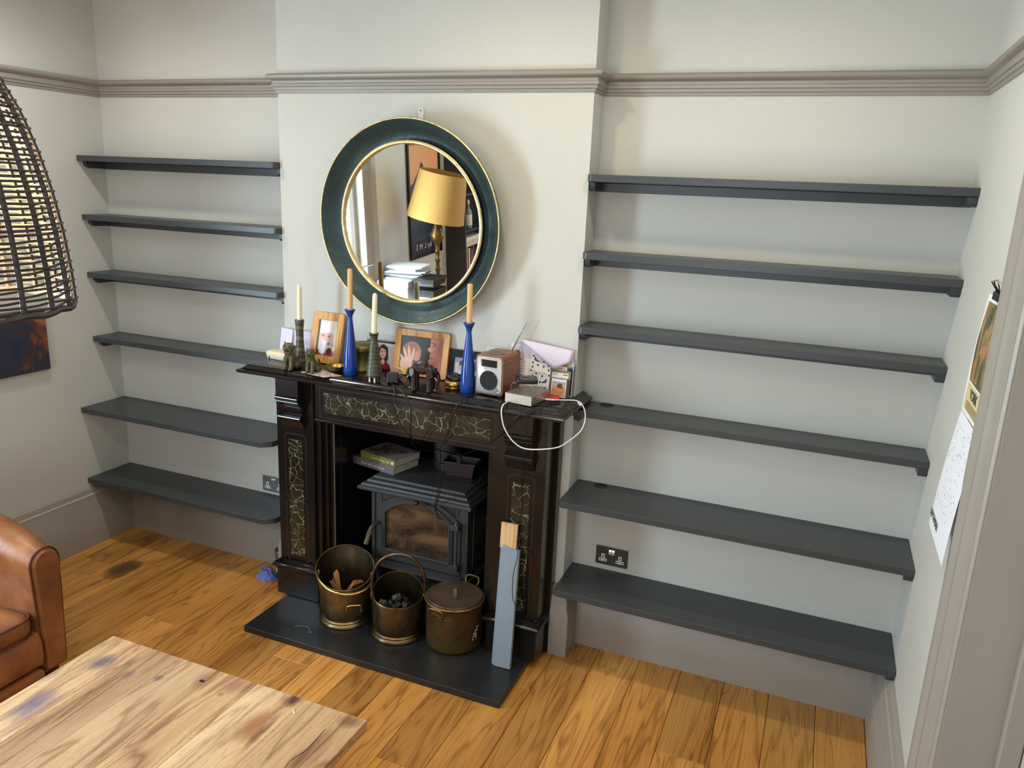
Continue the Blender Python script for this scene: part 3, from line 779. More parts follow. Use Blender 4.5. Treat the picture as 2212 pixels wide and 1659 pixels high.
# painted timber offcut leaning on the right pilaster
tb = thing('timber_offcut', 'grey painted timber offcut with a bare end leaning on the right pilaster', 'timber', (1.302, -.266, .0305), rot=(radians(-8.3), radians(-1.2), 0))
GREYP = M('grey_undercoat', (126, 138, 148), .55, var=.05)
tz = .535
obj('painted_board', MB().loft([[(-.046, 0, z0), (-.024, -.016, z0), (.046, -.016, z0), (.046, .002, z0), (-.046, .002, z0)] for z0 in (0, tz-.012)]).loft([[(-.046, 0, tz-.012), (-.024, -.016, tz-.012), (.046, -.016, tz-.012), (.046, .002, tz-.012), (-.046, .002, tz-.012)], [(-.046, 0, tz+.010), (-.024, -.016, tz+.002), (.046, -.016, tz-.012), (.046, .002, tz-.012), (-.046, .002, tz+.010)]]), GREYP, tb, .0008)
obj('bare_wood_end', MB().box(-.046, .028, -.011, .0025, tz-.012, tz+.098), wood('raw_timber', (232, 196, 150), (214, 170, 120), (160, 110, 66), 2, 9, .6, .1, 1, 0), tb, .0008, label='bare yellowish wood at the top end')
# paint tin and blue cloth behind the left plinth
tn = thing('paint_tin', 'small grey paint tin standing on the floor behind the left fireplace plinth', 'tin', (-.058, .024, .0005))
obj('tin_body', MB().lathe([(.002, 0), (.052, 0), (.054, .003), (.052, .008), (.052, .132), (.055, .138), (.056, .143), (.052, .145), (.046, .138), (.002, .136)], n=36), M('tin_label_grey', (96, 100, 106), .35, .4, var=.3, vscale=30), tn)
obj('tin_rim', MB().tube([(.0515*cos(2*pi*k/32), .0515*sin(2*pi*k/32), .144) for k in range(32)], .003, 6, closed=True), STEEL, tn)
obj('lettering', text_mb('F', .035, frame4((-.012, -.0535, .035), (1, 0, 0), (0, 0, 1)), .001), WHITEP, tn, smooth=False)
bc = MB(); rgs = random.Random(9); n = 26
rings = []
for i in range(6):
    s = i/5; rr = [.056*(1-.55*s)*(1+.35*sin(k*1.9+i)*.5+.25*(rgs.random()-.5)) for k in range(n)]
    rings.append([(cos(2*pi*k/n)*rr[k], sin(2*pi*k/n)*rr[k]*.8, .001+.05*s*(1+.5*(rgs.random()-.5))) for k in range(n)])
bc.loft(rings)
o = obj('blue_cloth', bc, M('blue_rag', (112, 124, 196), .85, var=.2, vscale=40), None, angle=80); o.location = (-.125, -.045, 0)
tag(o, 'crumpled lilac blue rag on the oak floor beside the paint tin', 'cloth')
# loose thread on the hearth
o = obj('loose_thread', MB().tube(smooth_path([(.325, -.405, .0315), (.36, -.385, .032), (.388, -.386, .0325), (.405, -.402, .032), (.413, -.414, .0315), (.422, -.412, .0315), (.418, -.404, .032)]), .0011, 5), M('pale_thread', (150, 150, 156), .8))
tag(o, 'pale curled loose thread lying on the black hearth slab', 'thread')
# things on the stove
def book(lab, c, rz, w, d, h, cov, spine, pages='e6e0d6'):
    t = thing('book', lab, 'book', c, rz)
    obj('page_block', MB().box(-w+.004, w-.004, -d+.003, d-.003, .003, h-.003), M('pages', (196, 186, 176), .8), t)
    cv = MB().box(-w, w, -d, d, h-.0025, h).box(-w, w, -d, d, 0, .0025)
    obj('cover', cv, cov, t, .0006)
    obj('spine', MB().box(-w, w, -d-.0025, -d+.001, 0, h), spine, t, .001)
    return t
COV1 = print_mat('cover_grey_photo', (146, 138, 132), [('e', -.06, 0, .09, .2, 0, (96, 66, 54), .6)])
def cover_print():
    g = G('photo_cover'); co = g.co(); f = g.noise(co, 16, 4, .6, 1)
    return g.out(g.ramp(f, [(.40, lin((70, 44, 36))), (.48, lin((150, 140, 134))), (.7, lin((164, 158, 156)))]), .28)
b1 = book('thicker lilac spined book lying under another on the wood stove', (.462, .172, .6645), radians(-12.5), .138, .092, .040, M('lilac_cover', (104, 96, 104), .35, var=.15), M('lilac_spine', (112, 104, 114), .4, var=.15))
obj('lettering', text_mb('book with real flavour', .017, frame4((.0, -.0958, .014), (1, 0, 0), (0, 0, 1)), .0004), M('pale_print', (226, 218, 222), .5), b1, smooth=False)
b2 = book('green spined book with a photo cover, uppermost on the wood stove', (.492, .166, .7050), radians(-13), .116, .090, .036, cover_print(), M('green_spine', (122, 122, 60), .4, var=.1))
obj('lettering', text_mb('simply living well', .018, frame4((.02, -.0938, .013), (1, 0, 0), (0, 0, 1)), .0004), M('pale_green_print', (214, 218, 160), .5), b2, smooth=False)
obj('spine_badge', MB().prism([(.098+.008*cos(a), .018+.008*sin(a)) for a in [2*pi*k/14 for k in range(14)]], 'y', -.0938, -.0925), WHITEP, b2)
DKCER = M('dark_glazed_pot', (58, 44, 42), .4, var=.2)
bp_ = thing('bonsai_tray', 'empty dark brown rectangular bonsai pot on the stove top', 'pot', (.866, .206, .6645), radians(6))
def rr(w, d, z): return [(-w, -d, z), (w, -d, z), (w, d, z), (-w, d, z)]
obj('pot_shell', MB().loft([rr(.066, .038, .006), rr(.078, .048, .072), rr(.086, .055, .074), rr(.086, .055, .083), rr(.077, .047, .083), rr(.066, .040, .02)]), DKCER, bp_, .002)
obj('foot', MB().box(-.06, .06, -.034, .034, 0, .007), DKCER, bp_)
obj('soil', MB().box(-.070, .070, -.042, .042, .03, .045), M('dry_soil', (50, 32, 24), .95, var=.4, vscale=40), bp_)
o = obj('drip_tray', MB().loft([[(.775, .13, .6647), (.95, .135, .6647), (.95, .16, .6647), (.775, .15, .6647)], [(.77, .125, .672), (.955, .13, .672), (.955, .165, .672), (.77, .155, .672)]]), M('dark_slate_strip', (38, 36, 42), .35), None, .001)
tag(o, 'thin dark strip lying on the stove in front of the bonsai pot', 'strip')
ck = obj('cable_clip', MB().box(.874, .894, .128, .140, .752, .805).box(.872, .896, .126, .142, .785, .797), BLACKP, None, .002)
tag(ck, 'small black cable clip on the rim of the bonsai pot', 'clip')
# ================================================================== MANTEL ITEMS
MZ = 1.2005
WAXC = M('cream_wax', (238, 228, 196), .45, Subsurface_Weight=.0)
WAXT = M('tan_wax', (216, 176, 118), .45)
WICK = M('wick', (30, 26, 22), .9)
BLUE = M('cobalt_blue_lacquer', (22, 64, 146), .14, var=.12, vscale=20)
def candle(lab, x, y, z0, z1, r, mat, taper=.85, pointed=True, lean=(0, 0)):
    t = thing('candle', lab, 'candle', (x, y, z0), rot=(lean[0], lean[1], 0))
    h = z1-z0
    tip = [(r*taper, h*.95), (r*taper*.7, h*.975), (.0016, h)] if pointed else [(r*taper, h-.004), (r*taper*.8, h-.001), (r*.3, h-.005), (.001, h-.006)]
    obj('wax', MB().lathe([(r*.9, 0), (r, .01), (r, h*.3), (r*(1+taper)/2, h*.7)] + tip, n=20), mat, t)
    obj('wick', MB().tube([(0, 0, h-.008), (.0005, 0, h+(.004 if pointed else .001))], .0011, 5), WICK, t)
BLUEP = [(.030, 0), (.0315, .002), (.0310, .04), (.0275, .10), (.021, .16), (.0155, .21), (.0115, .245), (.0105, .256), (.013, .268), (.021, .284), (.0245, .289), (.024, .292), (.018, .292), (.0125, .286), (.011, .27), (.001, .268)]
def bluestick(lab, x, y):
    t = thing('candlestick', lab, 'candlestick', (x, y, MZ), group=None)
    obj('turned_body', MB().lathe(BLUEP, n=40), BLUE, t)
bluestick('glossy blue candlestick on the mantel beside the baby photo', .484, -.170)
bluestick('glossy blue candlestick on the mantel next to the radio', 1.058, -.170)
candle('tall tan candle in the blue candlestick beside the baby photo', .484, -.170, MZ+.270, 1.669, .0118, WAXT, .92, False, (0, radians(.6)))
candle('tan candle in the blue candlestick next to the radio', 1.058, -.170, MZ+.270, 1.653, .0118, WAXT, .92, False, (0, radians(-.4)))
def stripes(name, a, b, c, sc):
    g = G(name); co = g.co()
    w = g.n('ShaderNodeTexWave'); w.inputs['Scale'].default_value = sc; w.inputs['Distortion'].default_value = 2.2; w.inputs['Detail'].default_value = 2; w.bands_direction = 'Z'
    g.l(g.mp(co, (1, 1, 1), rot=(.35, .2, 0)), w.inputs['Vector'])
    return g.out(g.ramp(w.outputs['Fac'], [(.2, lin(a)), (.45, lin(b)), (.62, lin(b)), (.85, lin(c))]), .4)
STR1 = stripes('olive_blue_bands', (74, 74, 50), (44, 46, 56), (104, 98, 62), 7)
t = thing('candlestick', 'banded olive and slate blue candlestick standing behind the larger cat figurine', 'candlestick', (.201, -.150, MZ))
obj('banded_body', MB().lathe([(.030, 0), (.029, .01), (.023, .04), (.0185, .09), (.0165, .13), (.0172, .17), (.0195, .20), (.0212, .212), (.0208, .215), (.015, .215), (.0125, .20), (.001, .198)], n=32), STR1, t)
candle('cream candle in the banded candlestick behind the cat figurines', .201, -.150, MZ+.199, 1.578, .0115, WAXC, .82, True, (0, radians(1.2)))
STR2 = stripes('green_cream_bands', (30, 34, 28), (110, 108, 78), (46, 54, 40), 19)
t = thing('candlestick', 'ribbed green striped bottle-shaped candlestick on small feet at the mantel front', 'candlestick', (.638, -.222, MZ))
pb = [(.028, .022), (.0335, .026), (.032, .05), (.029, .075)]
for k in range(7):
    z = .08+k*.008; pb += [(.0275-.0008*k, z), (.0258-.0008*k, z+.004)]
pb += [(.0225, .14), (.0208, .152), (.0170, .166), (.0155, .178), (.0152, .19), (.0175, .203), (.0205, .209), (.019, .212), (.013, .212), (.0115, .2), (.001, .198)]
obj('ribbed_body', MB().lathe(pb, n=36), STR2, t)
for a in (-2.2, -.9, .4, 1.9):
    obj('peg_foot', MB().lathe([(.004, 0), (.0045, .006), (.0035, .024)], (.020*cos(a), .020*sin(a), 0), 8), WHITEP if a in (-2.2, -.9) else SLATE, t)
candle('cream candle in the green striped candlestick, before the round mirror', .638, -.222, MZ+.199, 1.584, .0118, WAXC, .85, True, (0, radians(1.6)))

# cat figurines
CATM = brass('mossy_bronze', (58, 54, 36), (112, 104, 72), .5, 30)
for n_ in CATM.node_tree.nodes:
    if n_.type == 'BSDF_PRINCIPLED': n_.inputs['Metallic'].default_value = .25
def cat(lab, x, y, s, rz, tail):
    t = thing('cat_figurine', lab, 'figurine', (x, y, MZ), rz)
    S = lambda *a: tuple(v*s for v in a)
    m = MB()
    # the cat sits facing -y: haunches behind, chest upright
    rings = []
    for z, cy, rx, ry in ((.0, .030, .030, .030), (.006, .030, .037, .038), (.02, .028, .038, .038), (.036, .020, .033, .033), (.05, .008, .028, .027), (.064, -.002, .024, .023), (.076, -.008, .020, .019), (.086, -.011, .018, .017), (.092, -.012, .015, .014)):
        rings.append([S(rx*cos(2*pi*k/20), cy+ry*sin(2*pi*k/20), z) for k in range(20)])
    m.loft(rings)
    obj('body', m, CATM, t)
    for sx in (-1, 1):
        obj('front_leg', MB().tube([S(sx*.012, -.012, .060), S(sx*.0135, -.022, .035), S(sx*.0135, -.025, .012), S(sx*.0135, -.027, .002)], [.0125*s, .0105*s, .0085*s, .0095*s], 10), CATM, t)
        obj('paw', MB().ell(S(sx*.014, -.034, .0065), S(.010, .014, .0065), 10, 6), CATM, t)
        obj('haunch', MB().ell(S(sx*.028, .018, .018), S(.014, .026, .018), 12, 8), CATM, t)
    hz = .104
    hd_ = MB().ell(S(0, -.016, hz), S(.0255, .022, .022), 18, 12).ell(S(0, -.034, hz-.004), S(.013, .011, .008), 12, 8).ell(S(0, -.0445, hz-.001), S(.005, .004, .0035), 8, 6).ell(S(0, -.024, hz-.021), S(.020, .014, .010), 12, 8).ell(S(-.0105, -.030, hz+.012), S(.009, .007, .004), 10, 6).ell(S(.0105, -.030, hz+.012), S(.009, .007, .004), 10, 6).ell(S(-.011, -.030, hz-.010), S(.009, .008, .007), 10, 6).ell(S(.011, -.030, hz-.010), S(.009, .008, .007), 10, 6)
    hob = obj('head', hd_, CATM, t)
    for sx in (-1, 1):
        obj('ear', MB().loft([[S(sx*.006, -.016, hz+.014), S(sx*.022, -.014, hz+.008), S(sx*.016, -.004, hz+.012)], [S(sx*.0175, -.012, hz+.028), S(sx*.0205, -.012, hz+.027), S(sx*.019, -.010, hz+.028)]]), CATM, hob)
        obj('eye', MB().ell(S(sx*.0105, -.0325, hz+.0045), S(.0052, .0036, .0040), 10, 6), M('cat_eye', (30, 27, 20), .3), hob)
    obj('mouth', MB().ell(S(0, -.0375, hz-.014), S(.009, .004, .0030), 10, 6), M('cat_mouth', (20, 16, 14), .6), hob)
    if tail == 'up': tp = [S(.0, .062, .012), S(.012, .078, .02), S(.018, .078, .035), S(.012, .070, .050), S(.010, .066, .064)]
    else: tp = [S(.0, .060, .014), S(.01, .070, .024), S(.012, .066, .045), S(.008, .060, .058)]
    obj('tail', MB().tube(smooth_path(tp), [.006*s]*24+[.004*s], 8), CATM, t)
cat('larger bronze cat figurine sitting at the left of the mantel, curled tail', .200, -.222, .98, radians(14), 'up')
cat('smaller bronze cat figurine sitting on the leaflet beside the baby photo', .318, -.224, .86, radians(12), 'side')
# dark round dish standing on edge behind the cat
t = thing('round_box', 'dark round flat box standing on edge behind the larger cat', 'box', (.148, -.118, MZ+.042), rot=(radians(84), 0, radians(18)))
obj('lid', MB().lathe([(.001, 0), (.040, 0), (.042, .003), (.042, .016), (.038, .020), (.001, .021)], n=40), M('dark_leather_box', (40, 34, 32), .4, var=.2), t, .001)
# cream gadget
t = thing('door_chime_unit', 'cream plastic rectangular gadget lying on the left end of the mantel', 'gadget', (.040, -.085, MZ), radians(-8))
obj('upper_shell', MB().loft([[(a*s_+0, b*s_2, z) for a, b in rounded_rect(.150, .062, .018, 6)] for s_, s_2, z in ((1, 1, .014), (1.01, 1.02, .020), (1.0, 1.0, .030), (.93, .86, .036), (.80, .6, .038))]), M('cream_plastic', (232, 214, 180), .3), t)
obj('lower_shell', MB().loft([[(a*s_, b*s_2, z) for a, b in rounded_rect(.140, .056, .012, 5)] for s_, s_2, z in ((.93, .9, 0), (1, 1, .004), (1, 1, .0135))]), WHITEP, t)
for a in (-.048, .048): obj('seam_clip', MB().box(a-.003, a+.003, -.0295, -.027, .002, .014), BLACKP, t)
# paper propped at the left
def sheet(nm, lab, cat_, c, w, h, lean, rz, mat, th=.0006, curl=0.0):
    n = 8; front = []; m = MB(); rows = []
    for i in range(n+1):
        s = i/n; rows.append([(-w/2+w*k/6, curl*(s*s)*(.5+k/6), h*s) for k in range(7)])
    vs = [p for r in rows for p in r]; vs2 = [(a, b+th, c_) for a, b, c_ in vs]; N = len(vs); fs = []
    for i in range(n):
        for k in range(6):
            q = (i*7+k, i*7+k+1, (i+1)*7+k+1, (i+1)*7+k); fs.append(q); fs.append(tuple(N+j for j in reversed(q)))
    edge = [k for k in range(7)]+[i*7+6 for i in range(1, n+1)]+[n*7+k for k in range(5, -1, -1)]+[i*7 for i in range(n-1, 0, -1)]
    for a, b in zip(edge, edge[1:]+edge[:1]): fs.append((b, a, N+a, N+b))
    m.add(vs+vs2, fs)
    o = obj(nm, m, mat); o.location = c; o.rotation_euler = (lean, 0, rz)
    if lab: tag(o, lab, cat_)
    return o
LETTER = print_mat('lilac_letter_print', (222, 214, 232), [('r', .004, .055, .028, .034, 3, (206, 198, 220), .1), ('r', .004, .055, .026, .032, 3, (222, 214, 232), .1), ('e', .006, .042, .013, .004, 20, (186, 178, 204), .4)], .7)
sheet('folded_letter', 'folded pale lilac letter propped at the left end of the mantel', 'paper', (.026, -.040, MZ), .085, .138, radians(-8), radians(-14), LETTER)
sheet('folded_letter', 'pale letter with a curled right edge standing behind the banded candlestick', 'paper', (.115, -.030, MZ), .105, .135, radians(-7), radians(9), print_mat('letter_print_b', (218, 210, 230), [('r', .0, .115, .012, .004, 0, (150, 146, 166), .4), ('e', .03, .08, .014, .012, 30, (200, 192, 214), .6)], .7), curl=-.012)
# leaflet
o = obj('leaflet', MB().loft([[(.262, -.252, MZ), (.418, -.276, MZ), (.470, -.215, MZ), (.330, -.170, MZ)], [(.262, -.252, MZ+.0015), (.418, -.276, MZ+.0015), (.470, -.215, MZ+.0015), (.330, -.170, MZ+.0015)]]), None, smooth=False)
g = G('leaflet_print'); co = g.co(); f = g.noise(co, 26, 4, .6, .8)
o.data.materials.append(g.out(g.ramp(f, [(.38, lin((66, 46, 40))), (.46, lin((214, 190, 180))), (.56, lin((226, 204, 196))), (.64, lin((150, 112, 96)))]), .25))
tag(o, 'printed leaflet lying on the mantel under the smaller cat and brass dish', 'leaflet')
# brass dish
t = thing('brass_dish', 'small round brass dish on the mantel between the cat and blue candlestick', 'dish', (.400, -.160, MZ+.0015))
obj('dish_bowl', MB().lathe([(.024, 0), (.028, .003), (.036, .014), (.042, .026), (.0435, .028), (.040, .027), (.034, .016), (.026, .008), (.001, .007)], n=40), BRASS_OLD, t)
obj('bright_inside', MB().lathe([(.001, .0075), (.026, .0085), (.034, .0165), (.039, .0255)], n=40, cap=False), BRASS_BR, t)
# picture frames
FRW = wood('honey_frame_wood', (230, 178, 104), (216, 160, 84), (190, 130, 62), 2, 8, .4, .1, .7, 0)
def pframe(nm, lab, c, rz, lean, w, h, b, depth, fm, photo, inset=.006, mount=0.0, extra=None, rad=.012):
    t = thing(nm, lab, 'photo frame', c, rot=(lean, 0, rz))
    def P(sc_w, sc_h, y, rr_=rad): return [(a, y, z+h/2) for a, z in rounded_rect(sc_w, sc_h, rr_, 4)]
    obj('frame_moulding', MB().ring(P(w, h, -depth), [(a, -depth+inset*.5, z+h/2) for a, z in rounded_rect(w-2*b, h-2*b, .001, 4)], (0, depth, 0)), fm, t, .002)
    obj('photo_print', MB().box(-w/2+b-.002, w/2-b+.002, -depth+inset, -depth+inset+.001, -(h/2-b)-.002, h/2-b+.002), photo, t, smooth=False).location = (0, 0, h/2)
    obj('back_board', MB().box(-w/2+.006, w/2-.006, -depth+inset+.002, -.0005, .006, h-.006), M('frame_backing', (52, 42, 34), .8), t)
    stt = MB().prism([(-.001, h*.62), (.045, .002), (.048, .002), (.004, h*.64)], 'x', -.018, .018)
    return t
SK = (232, 178, 158)
baby = print_mat('baby_photo', (206, 210, 196), [('e', .035, .055, .03, .05, 10, (214, 222, 200), .5),
    ('e', -.004, .034, .044, .040, 0, (232, 224, 230), .3), ('e', -.004, .004, .042, .040, 0, (226, 176, 158), .25), ('r', -.006, .036, .040, .012, -6, (236, 230, 234), .3), ('e', .03, .05, .006, .04, -20, (220, 212, 218), .5),
    ('e', -.022, .010, .012, .006, 0, (196, 140, 128), .7), ('e', .012, .008, .012, .006, 0, (196, 140, 128), .7), ('e', -.022, .011, .006, .0025, 0, (108, 80, 84), .6), ('e', .012, .009, .006, .0025, 0, (108, 80, 84), .6), ('e', -.006, -.006, .008, .006, 0, (214, 150, 136), .6),
    ('r', .004, -.030, .032, .017, 14, (224, 204, 210), .3), ('e', .014, -.026, .009, .008, 0, (90, 160, 142), .4), ('e', .036, -.030, .010, .012, 0, (222, 156, 156), .5), ('e', -.03, -.04, .014, .012, 0, (222, 186, 190), .6),
    ('r', 0, -.075, .06, .018, 0, (150, 48, 46), .4), ('e', .022, -.058, .016, .014, 0, (76, 48, 58), .4), ('e', -.018, -.060, .020, .016, 0, (206, 212, 214), .6), ('r', -.050, .0, .006, .2, 0, (58, 28, 30), .25)])
pframe('photo_frame', 'light wood frame holding a baby photo, upright at the left of the mantel', (.262, -.050, MZ), radians(-4), radians(-13), .178, .238, .036, .016, FRW, baby)
dad = print_mat('father_photo', (46, 40, 36), [('r', .085, .0, .036, .11, 0, (178, 118, 110), .18), ('e', .066, .066, .026, .030, 0, (196, 134, 122), .15), ('e', .056, .040, .016, .022, 8, (204, 142, 128), .15),
    ('e', .043, .020, .014, .009, 28, (210, 148, 134), .15), ('e', .056, -.004, .014, .016, 0, (196, 134, 122), .15), ('e', .057, -.030, .018, .016, 0, (192, 130, 118), .2), ('e', .070, -.06, .030, .03, 0, (176, 118, 108), .3),
    ('e', .062, .040, .008, .0022, -8, (88, 50, 46), .4), ('e', .060, .050, .012, .003, 12, (120, 76, 66), .5), ('e', .052, -.014, .008, .0018, -14, (120, 62, 58), .4), ('e', .098, .03, .016, .05, 0, (150, 94, 88), .8),
    ('e', -.046, .006, .044, .042, 12, (176, 120, 96), .12), ('e', -.052, .014, .036, .030, 12, (150, 100, 78), .5), ('e', -.020, -.014, .016, .022, 0, (188, 130, 104), .3), ('e', -.072, -.050, .034, .030, -20, (206, 156, 132), .3),
    ('e', -.078, -.012, .0062, .036, -24, (214, 166, 142), .2), ('e', -.060, -.006, .0062, .038, -10, (216, 168, 144), .2), ('e', -.042, -.010, .0060, .034, 8, (214, 166, 142), .2), ('e', -.092, -.03, .0062, .028, -38, (206, 158, 134), .2),
    ('e', .014, -.060, .036, .024, 10, (104, 152, 128), .2), ('e', .020, -.052, .026, .004, 24, (206, 216, 206), .4), ('e', .008, -.066, .026, .004, 24, (206, 216, 206), .4)])
pframe('photo_frame', 'wide light wood frame with a photo of a man and baby below the mirror', (.762, -.040, MZ), radians(0), radians(-11), .270, .205, .030, .016, FRW, dad)
snow = print_mat('snow_photo', (120, 134, 170), [('r', 0, -.02, .06, .03, 0, (196, 204, 220), .5), ('e', -.03, .0, .016, .022, 0, (190, 160, 120), .6), ('e', -.026, .012, .012, .012, 0, (40, 34, 36), .4), ('e', .032, -.004, .012, .026, 0, (40, 42, 70), .4), ('e', .032, .018, .008, .008, 0, (60, 40, 36), .4), ('e', .0, -.014, .012, .020, 0, (50, 70, 140), .5)])
BLKF = M('black_frame_lacquer', (20, 20, 22), .25)
pframe('photo_frame', 'black frame with a small snow photo behind the blue candlestick by the radio', (.985, -.030, MZ), 0, radians(-9), .190, .140, .034, .012, BLKF, snow, rad=.003)
girl = print_mat('school_photo', (206, 204, 206), [('e', .008, .012, .026, .040, 0, (66, 42, 34), .15), ('e', .010, -.006, .026, .028, 0, (70, 44, 36), .2), ('e', .006, .012, .0165, .026, 0, (228, 176, 156), .12), ('r', .016, .038, .016, .008, 24, (66, 42, 34), .3),
    ('e', .0, .018, .003, .0018, 0, (60, 40, 36), .5), ('e', .013, .018, .003, .0018, 0, (60, 40, 36), .5), ('e', .006, .0, .006, .0022, 0, (196, 110, 104), .4), ('e', .008, -.060, .042, .036, 0, (130, 26, 40), .12), ('e', .008, -.028, .010, .012, 0, (226, 172, 152), .2), ('e', -.052, -.052, .022, .030, 0, (120, 24, 38), .15), ('e', -.05, -.012, .014, .02, 0, (216, 168, 146), .3)])
t = thing('school_photo_mount', 'black edged school photo of a child in red leaning behind the striped candlestick', 'photo', (.548, -.020, MZ), rot=(radians(-6), 0, 0))
obj('mount_card', MB().box(-.082, .082, 0, .0015, 0, .134), BLKF, t, .0003)
obj('photo_print', MB().box(-.077, .077, -.0006, -.0001, -.060, .058), girl, t, smooth=False).location = (0, 0, .066)
# clear acrylic sheet edge behind it
t = thing('glass_photo_block', 'clear acrylic photo holder edge behind the school photo under the mirror', 'photo holder', (.56, -.010, MZ), rot=(radians(-4), 0, 0))
obj('clear_sheet', MB().box(-.10, .10, -.003, .0, 0, .165), GLASS, t)
# tea tin
TIN = brass('olive_brass_tin', (84, 82, 44), (150, 142, 86), .38, 14)
t = thing('lidded_tin', 'olive brass round lidded tin half hidden behind the blue candlestick', 'tin', (.475, -.068, MZ))
obj('tin_body', MB().lathe([(.002, 0), (.058, 0), (.060, .004), (.060, .012), (.057, .016), (.057, .090), (.060, .093), (.002, .093)], n=48), TIN, t)
obj('tin_lid', MB().lathe([(.061, .0935), (.062, .096), (.0615, .112), (.058, .118), (.050, .121), (.046, .126), (.030, .129), (.001, .130)], n=48), TIN, t)
# pebble, plug
o = obj('pebble', MB().ell((0, 0, .026), (.030, .026, .026), 20, 14), M('banded_pebble', (150, 128, 104), .75, var=.12)); o.location = (.695, -.150, MZ); o.rotation_euler = (0, .3, .4)
tag(o, 'round beige pebble with a pale band behind the black plug adapter', 'stone')
bnd = MB().tube([(.0225*cos(a)+.006, .0245*sin(a), .036+.010*cos(a)) for a in [2*pi*k/28 for k in range(28)]], .0022, 6, closed=True)
obj('pale_band', bnd, M('quartz_band', (216, 196, 160), .6), o)
t = thing('plug_adapter', 'black plug-in power adapter with cables on the mantel front edge', 'adapter', (.720, -.205, MZ), radians(28))
obj('adapter_case', MB().box(-.024, .024, -.030, .030, .0, .044).tf(Matrix.Rotation(radians(-9), 4, 'X') @ Matrix.Translation((0, 0, .002))), BLACKP, t, .004)
obj('cable_boot', MB().tube([(.018, -.030, .016), (.022, -.044, .010)], [.005, .0035], 8), CABLE, t)
for a in (-.011, .011): obj('pin', MB().box(a-.003, a+.003, .029, .046, .016, .020), M('pin_brass', (170, 150, 100), .3, 1.0), t)
o = obj('coiled_lead', MB().tube(smooth_path([(.745, -.170, MZ+.03), (.765, -.160, MZ+.034), (.780, -.165, MZ+.016), (.775, -.185, MZ+.005), (.760, -.205, MZ+.003), (.738, -.205, MZ+.003)]), .0022, 6), CABLE)
tag(o, 'thin black lead looping beside the plug adapter on the mantel', 'cable')
# elephant bridge figurine
EB = M('carved_ebony', (34, 26, 23), .26, var=.3, vscale=40)
t = thing('elephant_figurine', 'dark carved wooden elephant pair with ribbed trunks standing before the wide photo', 'figurine', (.886, -.240, MZ), radians(4))
body = MB()
sp_ = [(-.058, .055, .016, .020), (-.052, .076, .020, .024), (-.040, .088, .021, .026), (-.020, .090, .020, .025), (0, .085, .019, .024), (.020, .090, .020, .025), (.038, .088, .021, .026), (.050, .078, .019, .024), (.056, .058, .015, .019)]
body.loft([[(x+.0, ry*cos(2*pi*k/14), z+rz*sin(2*pi*k/14)) for k in range(14)] for x, z, rz, ry in sp_])
obj('body', body, EB, t)
for x in (-.036, .034):
    for y in (-.013, .013): obj('leg', MB().tube([(x, y, .082), (x*1.02, y*1.05, .04), (x*1.0, y*1.1, .0)], [.0135, .0115, .0125], 10), EB, t)
for sx in (-1, 1):
    p = [(sx*.056, 0, .082), (sx*.066, 0, .066), (sx*.067, 0, .046), (sx*.060, 0, .024), (sx*.056, 0, .006)]
    pp = smooth_path(p, 8); rr_ = [(.0125-.0065*i/(len(pp)-1))*(1.0+(.14 if i % 2 else -.06)) for i in range(len(pp))]
    tk = obj('ribbed_trunk', MB().tube(pp, rr_, 10), EB, t)
    obj('trunk_tip', MB().ell((sx*.056, -.004, .006), (.008, .008, .006), 8, 5), M('worn_tip', (120, 92, 70), .5), tk)
    for sy in (-1, 1):
        obj('ear', MB().loft([[(sx*.030, sy*.025, .096), (sx*.052, sy*.024, .094), (sx*.056, sy*.020, .062), (sx*.040, sy*.026, .054), (sx*.026, sy*.027, .072)], [(sx*.031, sy*.029, .095), (sx*.050, sy*.028, .092), (sx*.053, sy*.024, .064), (sx*.040, sy*.030, .057), (sx*.028, sy*.031, .073)]]), EB, t, .001)
        obj('tusk', MB().tube([(sx*.058, sy*.010, .060), (sx*.068, sy*.014, .050)], [.003, .0015], 6), M('tusk_bone', (200, 188, 160), .4), t)
obj('saddle', MB().loft([[(-.018, -.026, .096), (.018, -.026, .096), (.018, .026, .096), (-.018, .026, .096)], [(-.012, -.014, .116), (.012, -.014, .116), (.012, .014, .116), (-.012, .014, .116)]]), EB, t, .003)
# brass pot with black figure
t = thing('brass_trinket', 'small brass bowl with a black carved figure curled on top beside the elephants', 'ornament', (.985, -.150, MZ))
obj('brass_bowl', MB().lathe([(.028, 0), (.032, .002), (.033, .006), (.030, .009), (.038, .016), (.041, .024), (.038, .032), (.034, .036), (.001, .036)], n=36), BRASS_BR, t)
obj('black_figure', MB().ell((.004, 0, .044), (.036, .026, .016), 14, 8).ell((-.022, -.006, .048), (.014, .013, .012), 12, 8).loft([[(-.01, -.012, .054), (.026, -.01, .054), (.026, .014, .054), (-.01, .014, .054)], [(.002, -.003, .070), (.012, -.003, .070), (.012, .004, .070), (.002, .004, .070)]]).box(-.012, .02, -.026, -.02, .02, .040), M('black_carving', (22, 20, 20), .35), t, .002)
